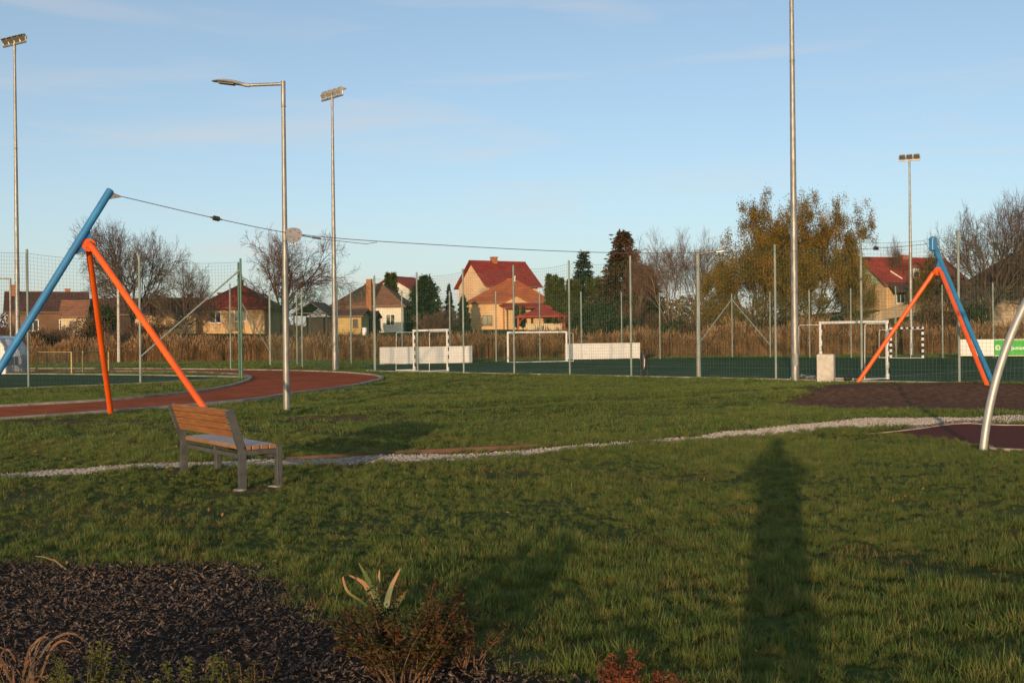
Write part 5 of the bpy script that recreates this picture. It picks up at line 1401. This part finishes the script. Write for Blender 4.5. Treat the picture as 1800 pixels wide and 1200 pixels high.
house('garden_shed', 'small yellow garden shed in front of the white house', 621, 122, 2.7, 2.4, 555, 546, R(-12), 'gable', M['w_yellow'], M['r_brown'], [('F', .7, 1.2, .5, .8, WD_)], (), .4, cat='shed')
house('dark_shed', 'dark low shed right of the yellow garden shed', 645, 125, 2.2, 2.2, 558, 550, R(-8), 'gable', M['w_dark'], M['r_brown'], [('F', 0, 1.1, .5, .6, WD_)], (), .3, cat='shed')
b = gloc(641, 119); b.z += .05
t = thing('water_barrel', 'white water barrel beside the yellow garden shed', 'barrel', b)
m = MB(); m.lathe(b, [(.22, 0), (.24, .05), (.25, .4), (.24, .82), (.22, .85)], 16); bo_ = obj('drum', m, M['white_paint'], t, smooth=True)
m = MB(); m.lathe(b + V3(0, 0, .28), [(.25, 0), (.262, .01), (.262, .03), (.25, .04)], 16); obj('hoop', m, M['white_paint'], bo_, smooth=True)
# right side houses
t, P, c = house('dormer_house', 'red roofed house with green gable and dormer behind the mound', 1588, 130, 10.8, 8.6, 503, 456, R(18), 'gable', M['w_orange'], M['r_red'], [('F', -3.6, 1.4, 1.0, 1.1, WF), ('F', 2.6, 1.4, 1.0, 1.1, WF)], [(.3, .2, .45, .75, M['brick'])], .5)
zr = at(1588, 456, 130).z; ze = at(1588, 503, 130).z
m = MB(); m.prism([P(-5.43, -4.2, ze + .05), P(-5.43, 4.2, ze + .05), P(-5.43, 0, zr - .2)], V3(-.02, -.006, 0)); obj('gable_panel', m, M['w_green'], t)
for s_, wd in ((-.5, 1.0),):
    a_ = -1.0; zb_ = ze + (zr - ze) * .18; zt_ = zb_ + 1.25; yb = -4.3 + 4.3 * .18
    m = MB(); m.prism([P(a_ - .75, yb - .1, zb_), P(a_ + .75, yb - .1, zb_), P(a_ + .75, yb - .1, zt_), P(a_, yb - .1, zt_ + .55), P(a_ - .75, yb - .1, zt_)], P(0, 2.4, 0) - P(0, 0, 0)); dm = obj('dormer', m, M['w_brown'], t)
    for s2 in (-1, 1):
        m = MB(); m.prism([P(a_, yb - .35, zt_ + .62), P(a_ + s2 * 1.0, yb - .35, zt_ - .12), P(a_ + s2 * 1.0, yb + 2.4, zt_ - .12), P(a_, yb + 2.4, zt_ + .62)], V3(0, 0, .1)); obj('dormer_roof', m, M['r_red'], dm)
    m = MB(); Mx = Matrix.Rotation(R(18), 3, 'Z'); m.box(P(a_, yb - .14, zb_ + .7), (.85, .06, 1.1), Mx); obj('dormer_window', m, M['win_frame'], dm)
    m = MB(); m.box(P(a_, yb - .18, zb_ + .55), (.6, .03, .55), Mx); obj('pane', m, M['glass'], dm)
for s_ in (-2.9, 1.4):
    m = MB(); f0 = .12; f1 = .42
    p0 = P(s_, -4.3 + 4.3 * f0, ze + (zr - ze) * f0 + .25); p1 = P(s_ - .55, -4.3 + 4.3 * f1, ze + (zr - ze) * f1 + .25); m.bar(p0, p1, .16, .12); obj('roof_ladder', m, M['w_white'], t)
m = MB(); d_ = P(2.1, -4.8, ze + .9); m.lathe(d_, [(.05, .1), (.3, .04), (.42, -.06), (.44, -.06), (.3, .07), (.05, .13)], 18, Matrix.Rotation(R(80), 3, 'X')); m.bar(d_, d_ + V3(0, .7, -.3), .05, .05); obj('satellite_dish', m, M['lamp_grey'], t)['kind'] = 'stuff'
house('purple_roof_house', 'house with purple brown hipped roof and cream wall', 1803, 120, 11.5, 8.5, 498, 447, R(-10), 'hip', M['w_cream'], M['r_purple'], [('F', -2.4, 2.0, .9, 1.5, WD_), ('F', -1.0, 2.0, .9, 1.4, WD_), ('F', 2.2, 2.0, 1.2, 1.3, WD_)])
zl = at(1588, 499, 126).z; q0, q1 = P(-5.6, -4.6, 0), P(5.8, -4.6, 0)
m = MB(); m.prism([V3(q0.x, q0.y, zl), V3(q1.x, q1.y, zl), V3(q1.x, q1.y, zl - 1.05) + (P(0, -1.6, 0) - P(0, 0, 0)), V3(q0.x, q0.y, zl - 1.05) + (P(0, -1.6, 0) - P(0, 0, 0))], V3(0, 0, .12)); obj('porch_roof', m, M['r_brown'], t)
# garden walls
def gwall(pts, label, name='garden_wall', mt='w_beige'):
    c0 = at(pts[0][0], 560, pts[0][1]); g0 = V3(c0.x, c0.y, h1(c0.x, c0.y)); t = thing(name, label, 'wall', g0)
    m = MB(); m2 = MB()
    tops = [at(px, tp, Y) for px, Y, tp in pts]
    for a_, b_ in zip(tops[:-1], tops[1:]):
        za, zb2 = h1(a_.x, a_.y) - .8, h1(b_.x, b_.y) - .8
        m.prism([V3(a_.x, a_.y, za), V3(b_.x, b_.y, zb2), b_, a_], V3(0, .22, 0))
        m2.bar(a_ + V3(0, .11, .04), b_ + V3(0, .11, .04), .3, .08)
    obj('wall_face', m, M[mt], t)['kind'] = 'stuff'; obj('coping', m2, M[mt], t)['kind'] = 'stuff'
gwall([(1484, 117, 566), (1520, 117, 556), (1550, 117, 547), (1580, 118, 539), (1618, 119, 533)], 'beige garden wall sloping up before the house with dormer')
gwall([(1728, 113, 529), (1780, 112.5, 529), (1850, 112, 529)], 'low beige wall in front of the purple roofed house')

# ------------------------------------------------------------------ foreground plants
def strip(path, widths, side, tips):
    V_ = []; F_ = []; T_ = []
    for i, (p, w_) in enumerate(zip(path, widths)):
        V_ += [p - side * w_ + V3(0, 0, 0), p + V3(0, 0, -w_ * .35), p + side * w_]; T_ += [tips[i]] * 3
    for i in range(len(path) - 1):
        for k_ in range(2): F_.append((i * 3 + k_, i * 3 + k_ + 1, i * 3 + 4 + k_, i * 3 + 3 + k_))
    return V_, F_, T_
def grad_mat(name, c0, c1, c2):
    m = bpy.data.materials.new(name); m.use_nodes = True; t_ = m.node_tree; b_ = t_.nodes['Principled BSDF']; b_.inputs['Roughness'].default_value = .55
    a_ = t_.nodes.new('ShaderNodeAttribute'); a_.attribute_name = 'tip'; g_ = t_.nodes.new('ShaderNodeNewGeometry')
    n_ = t_.nodes.new('ShaderNodeTexNoise'); n_.inputs['Scale'].default_value = 22; n_.inputs['Detail'].default_value = 6; t_.links.new(g_.outputs['Position'], n_.inputs['Vector'])
    ad = t_.nodes.new('ShaderNodeMath'); ad.operation = 'MULTIPLY_ADD'; ad.inputs[1].default_value = .7; t_.links.new(n_.outputs['Fac'], ad.inputs[0])
    sb = t_.nodes.new('ShaderNodeMath'); sb.operation = 'SUBTRACT'; sb.inputs[1].default_value = .35; t_.links.new(a_.outputs['Fac'], sb.inputs[0]); t_.links.new(sb.outputs[0], ad.inputs[2])
    r_ = t_.nodes.new('ShaderNodeValToRGB'); e = r_.color_ramp.elements; e[0].position = .3; e[0].color = (*c0, 1); e[1].position = .85; e[1].color = (*c2, 1); x = e.new(.58); x.color = (*c1, 1)
    t_.links.new(ad.outputs[0], r_.inputs['Fac']); t_.links.new(r_.outputs['Color'], b_.inputs['Base Color'])
    return m
M['iris'] = grad_mat('iris leaf', (.075, .11, .03), (.15, .125, .04), (.30, .12, .045))
M['drygrass'] = grad_mat('dry ornamental grass', (.07, .055, .025), (.13, .065, .03), (.22, .10, .05))
def leaf_obj(path, wmax, parent, mt, t0=0, t1=1, name='leaf', fold=None):
    n = 12; P_ = [V3(*p) for p in path]; pts = []
    cm = catmull3(P_, 5); N = len(cm); wd = [wmax * min(1, .55 + 1.6 * i / N) * (1 - (i / (N - 1)) ** 3 * .93) for i in range(N)]
    d = cm[-1] - cm[0]; side = d.cross(V3(.1, 1, .1)).normalized()
    V_, F_, T_ = strip(cm, wd, side, [t0 + (t1 - t0) * i / (N - 1) for i in range(N)])
    o0 = ORG[parent.name]; me = mk_mesh(name, [v - o0 for v in V_], F_, True); vattr(me, 'tip', T_); me.materials.append(mt)
    return child(name, me, parent)
def catmull3(pts, n):
    out = []
    for i in range(len(pts) - 1):
        p0 = pts[max(i - 1, 0)]; p1 = pts[i]; p2 = pts[i + 1]; p3 = pts[min(i + 2, len(pts) - 1)]
        for k_ in range(n):
            t_ = k_ / n; out.append(.5 * ((2 * p1) + (p2 - p0) * t_ + (2 * p0 - 5 * p1 + 4 * p2 - p3) * t_ * t_ + (3 * p1 - p0 - 3 * p2 + p3) * t_ ** 3))
    out.append(pts[-1]); return out
ib = gp(676, 1090); di = ib.y; ib.z = h1(ib.x, ib.y)
t = thing('iris_plant', 'iris with stiff upright leaves turning orange at the mulch edge', 'plant', ib)
for path, w_, t1 in (([(672, 1088, 0), (655, 1055, .02), (640, 1025, .05), (613, 1010, .08)], .017, 1.15), ([(674, 1088, 0), (662, 1050, -.03), (645, 1015, -.06), (630, 988, -.08)], .015, .45), ([(668, 1085, 0), (664, 1045, .05), (666, 1018, .06), (667, 1000, .07)], .011, .95), ([(678, 1088, 0), (680, 1060, .0), (688, 1030, .03), (704, 998, .05)], .017, .95), ([(681, 1090, 0), (690, 1070, -.02), (702, 1055, -.05), (716, 1036, -.1)], .018, .75), ([(668, 1090, 0), (640, 1060, -.1), (612, 1040, -.12), (603, 1015, -.1), (610, 1010, -.1)], .008, 1.2)):
    leaf_obj([at(px, py, di + dy) for px, py, dy in path], w_ , t, M['iris'], 0, t1)
# small withered iris
ib = gp(812, 1112); di = ib.y; ib.z = h1(ib.x, ib.y)
t = thing('withered_plant', 'withered stalky plant right of the russet shrub', 'plant', ib)
for dx, tp, w_ in ((-8, 1078, .006), (2, 1072, .007), (10, 1080, .006), (24, 1092, .004), (-18, 1090, .004)):
    leaf_obj([at(812, 1112, di), at(812 + dx * .6, (1112 + tp) / 2, di), at(812 + dx, tp, di)], w_, t, M['iris'], .5, 1.1)

def stem_shrub(name, px, Y, hgt, rad, nst, leaves, lsize, asp, lm, sm, label, cat='shrub', seed=1, flower=None, x=None, group=None, cone=1.0):
    rs = np.random.default_rng(seed); l = V3(xat(px, Y) if x is None else x, Y, 0); l.z = h1(l.x, l.y) - .01
    t = thing(name, label, cat, l, group); segs = []; P_ = []; D_ = []
    for i in range(nst):
        a = rs.uniform(0, 6.283); r0 = rad * .35 * rs.uniform(0, 1) ** .5; r1 = rad * rs.uniform(.2, 1) ** .6; hh = hgt * rs.uniform(.55, 1.08) * (1 - .35 * (r1 / rad) ** 2)
        p = np.array([r0 * math.cos(a), r0 * math.sin(a), 0]); e = np.array([r1 * math.cos(a + rs.normal(0, .3)), r1 * math.sin(a + rs.normal(0, .3)), hh]); mid = (p + e) / 2 + rs.normal(0, rad * .08, 3) + np.array([0, 0, hh * .06])
        prev = p
        for k_ in range(1, 7):
            t_ = k_ / 6; q = (1 - t_) ** 2 * p + 2 * t_ * (1 - t_) * mid + t_ * t_ * e
            segs.append((*prev, *q, .004 * (1 - t_ * .7) + .0008, .004 * (1 - t_ * .85) + .0006)); prev = q
        m_ = int(leaves / nst); tt_ = rs.uniform(.22, 1.02, (m_, 1)) ** .75
        q = (1 - tt_) ** 2 * p + 2 * tt_ * (1 - tt_) * mid + tt_ ** 2 * e
        P_.append(q + rs.normal(0, lsize * .45, (m_, 3))); dd = rs.normal(0, 1, (m_, 3)); dd[:, 2] = np.abs(dd[:, 2]) * .5 - .1; D_.append(dd)
    Vt, Ft = seg_mesh(segs, 4); a = mk_mesh('stems', Vt, Ft); a.materials.append(sm); child('stems', a, t)
    V_, F_ = cards(np.concatenate(P_), np.concatenate(D_), lsize, asp, rs, .1); b_ = mk_mesh('leaves', V_, F_); b_.materials.append(lm); child('leaves', b_, t)
    return t
M['russet'] = leaf_mat('russet shrub leaves', (.028, .032, .008), (.11, .034, .012), scale=14, c3=(.062, .048, .011))
M['olive'] = leaf_mat('olive shrub leaves', (.06, .075, .014), (.17, .15, .03), scale=16, c3=(.10, .11, .02))
M['redleaf'] = leaf_mat('red brown leaves', (.11, .03, .014), (.24, .07, .025), scale=16)
stem_shrub('leafy_shrub', 708, 5.15, .46, .33, 60, 6500, .025, .42, M['russet'], M['twig_red'], 'dense russet and olive leaved shrub in front of the iris', seed=2)
stem_shrub('leafy_shrub', 812, 5.35, .34, .20, 18, 900, .024, .42, M['russet'], M['twig_red'], 'small russet shrub touching the withered plant', seed=12)
stem_shrub('leafy_shrub', 142, 4.75, .36, .17, 20, 1300, .017, .5, M['olive'], M['twig'], 'olive leaved sprig shrub beside the dry arching grass', seed=3)
stem_shrub('leafy_shrub', 345, 4.75, .29, .22, 22, 1500, .017, .5, M['olive'], M['twig'], 'low olive leaved shrub in the middle of the mulch', seed=4)
stem_shrub('leafy_shrub', 250, 4.7, .22, .15, 12, 500, .016, .5, M['olive'], M['twig'], 'tiny olive leaved shrub between two bigger ones', seed=14)
stem_shrub('leafy_shrub', 425, 4.75, .30, .14, 12, 600, .018, .5, M['russet'], M['twig_red'], 'small brownish shrub near the russet shrub', seed=5)
stem_shrub('leafy_shrub', 1090, 5.05, .17, .12, 14, 620, .022, .45, M['redleaf'], M['twig_red'], 'red brown leaved shrub at the right end of the mulch', seed=6)
stem_shrub('leafy_shrub', 1165, 5.0, .10, .10, 9, 300, .02, .45, M['redleaf'], M['twig_red'], 'tiny red brown sprig beside the red leaved shrub', seed=7)
# dry arching grass
dg = V3(xat(30, 4.8), 4.8, 0); dg.z = h1(dg.x, dg.y)
t = thing('ornamental_grass', 'clump of dry brown arching grass in the mulch', 'grass clump', dg)
rr = random.Random(4)
for i in range(46):
    a = rr.uniform(0, 6.283); L = rr.uniform(.16, .36); hh = rr.uniform(.1, .32); b0 = dg + V3(rr.gauss(0, .05), rr.gauss(0, .05), 0)
    o_ = V3(math.cos(a), math.sin(a), 0)
    leaf_obj([b0, b0 + o_ * L * .3 + V3(0, 0, hh * .85), b0 + o_ * L * .65 + V3(0, 0, hh), b0 + o_ * L + V3(0, 0, hh * .5)], rr.uniform(.003, .006), t, M['drygrass'], rr.uniform(0, .5), 1.1, 'blade')
# stick
a_, b_ = gp(122, 1000), gp(62, 978); b_ = at(62, 977, a_.y + .05)
m = MB(); m.tube([a_ + V3(0, 0, -.02), a_.lerp(b_, .4) + V3(0, 0, .022), a_.lerp(b_, .75) + V3(0, 0, .018), b_], [.007, .006, .005, .003], 7)
o = obj('dry_stick', m, M['bark_pale'], loc=a_, smooth=True); tag(o, 'pale dry stick poking out of the mulch at the grass edge', 'stick')

# ------------------------------------------------------------------ unseen shrubs added behind the viewpoint to shade the mulch and near grass
k2 = 0
for (x_, y_, hh, rd) in ((-4.9, -2.6, 1.15, .9), (-3.3, -3.2, .80, .6), (-2.2, -2.4, .58, .5), (-6.2, -1.4, 1.3, .9), (-1.0, -3.4, .76, .45), (1.5, -3.2, .66, .7), (2.9, -2.8, .62, .8), (4.2, -3.6, .72, .8), (-7.6, -.6, 1.2, .8)):
    stem_shrub('leafy_shrub', 0, y_, hh, rd, 40, 2600, .05, .5, M['russet'] if k2 % 2 else M['olive'], M['twig_red'], ('russet' if k2 % 2 else 'olive') + ' leafy shrub added unseen behind the viewpoint for its shade', seed=60 + k2, x=x_, group='added shade shrubs behind the viewpoint'); k2 += 1

# ------------------------------------------------------------------ the photographer (behind the viewpoint, shadow falls on the lawn)
def person():
    b = V3(-.10, -.44, h1(0, -.44)); t = thing('person', 'person in a dark coat standing behind the viewpoint holding a camera up', 'person', b)
    bm = bmesh.new(); sk = bm.verts.layers.skin.verify(); vs = {}
    def v(n, co, r):
        x = bm.verts.new(co); x[sk].radius = (r, r if not isinstance(r, tuple) else r[1]); vs[n] = x; return x
    def e(a, b_): bm.edges.new((vs[a], vs[b_]))
    v('pel', (0, 0, .95), .165); v('waist', (0, .0, 1.10), .155); v('chest', (0, 0, 1.30), .175); v('neck0', (0, .01, 1.44), .075); v('neck', (0, .03, 1.50), .06); v('head', (0, .06, 1.60), .088); v('crown', (0, .05, 1.67), .078)
    for a_, b_ in (('pel', 'waist'), ('waist', 'chest'), ('chest', 'neck0'), ('neck0', 'neck'), ('neck', 'head'), ('head', 'crown')): e(a_, b_)
    for s, q in ((-1, 'l'), (1, 'r')):
        v(q + 'hip', (.10 * s, 0, .86), .105); v(q + 'knee', (.11 * s, .02, .48), .075); v(q + 'ank', (.12 * s, 0, .10), .05); v(q + 'toe', (.14 * s, .15, .04), .042)
        e('pel', q + 'hip'); e(q + 'hip', q + 'knee'); e(q + 'knee', q + 'ank'); e(q + 'ank', q + 'toe')
        v(q + 'sh', (.19 * s, 0, 1.39), .075); v(q + 'el', (.34 * s, .10, 1.28), .07); v(q + 'wr', (.10 * s, .27, 1.47), .04); v(q + 'palm', (.075 * s, .285, 1.52), .036)
        e('chest', q + 'sh'); e(q + 'sh', q + 'el'); e(q + 'el', q + 'wr'); e(q + 'wr', q + 'palm')
        for i in range(4):
            v(q + 'f%d' % i, ((.085 - .008 * i) * s, .315, 1.545 - .018 * i), .0095); v(q + 'g%d' % i, ((.055 - .006 * i) * s, .335, 1.55 - .018 * i), .0085); e(q + 'palm', q + 'f%d' % i); e(q + 'f%d' % i, q + 'g%d' % i)
        v(q + 'th', (.05 * s, .26, 1.505), .011); e(q + 'palm', q + 'th')
    vs['pel'][sk].use_root = True
    me = bpy.data.meshes.new('body'); bm.to_mesh(me); bm.free(); me.materials.append(M['coat'])
    o = bpy.data.objects.new('body', me); COL.objects.link(o); o.parent = t
    md = o.modifiers.new('skin', 'SKIN'); md.use_smooth_shade = True
    sb = o.modifiers.new('sub', 'SUBSURF'); sb.levels = 1; sb.render_levels = 1
    ORG[o.name] = b
    m = MB(); m.lathe(b + V3(0, 0, 0), [(.205, .62), (.205, .80), (.20, 1.0), (.205, 1.15), (.235, 1.32), (.21, 1.42), (.09, 1.48)], 22); m.v = [(x, b.y + (y - b.y) * .68, z) for x, y, z in m.v]; obj('coat', m, M['coat'], t, smooth=True)
    m = MB(); m.lathe(b + V3(0, .045, 0), [(.06, 1.54), (.098, 1.58), (.108, 1.64), (.095, 1.70), (.055, 1.74), (.01, 1.75)], 18); hd = obj('hair', m, M['hair'], t, smooth=True)
    m = MB(); m.lathe(b + V3(0, .085, 1.60), [(.02, -.09), (.06, -.075), (.078, -.02), (.076, .04), (.05, .085), (.01, .095)], 16); m.lathe(b + V3(0, .165, 1.60), [(.006, -.025), (.016, -.02), (.006, .03)], 8)
    for s in (-1, 1): m.lathe(b + V3(.082 * s, .06, 1.60), [(.006, -.03), (.014, -.01), (.014, .02), (.006, .035)], 8)
    obj('face', m, M['skin'], t, smooth=True)['kind'] = 'stuff'
    c = thing('photo_camera', 'black photo camera held up by the person behind the viewpoint', 'camera', V3(0, -.13, 1.53))
    m = MB(); m.boxz(V3(0, -.125, 1.545), (.12, .05, .075), 0, .008); obj('camera_body', m, M['rubber'], c)
    m = MB(); m.lathe(V3(0, -.10, 1.545), [(.032, 0), (.032, .03), (.028, .045)], 18, Matrix.Rotation(R(-90), 3, 'X')); obj('lens', m, M['rubber'], c, smooth=True)
M['coat'] = mat('dark coat', (.03, .032, .04), (.05, .05, .06), scale=20, rough=.9)
M['hair'] = mat('brown hair', (.04, .025, .015), (.06, .04, .025), scale=60, rough=.6)
M['skin'] = mat('skin', (.45, .27, .19), (.52, .32, .23), scale=8, rough=.5)
person()
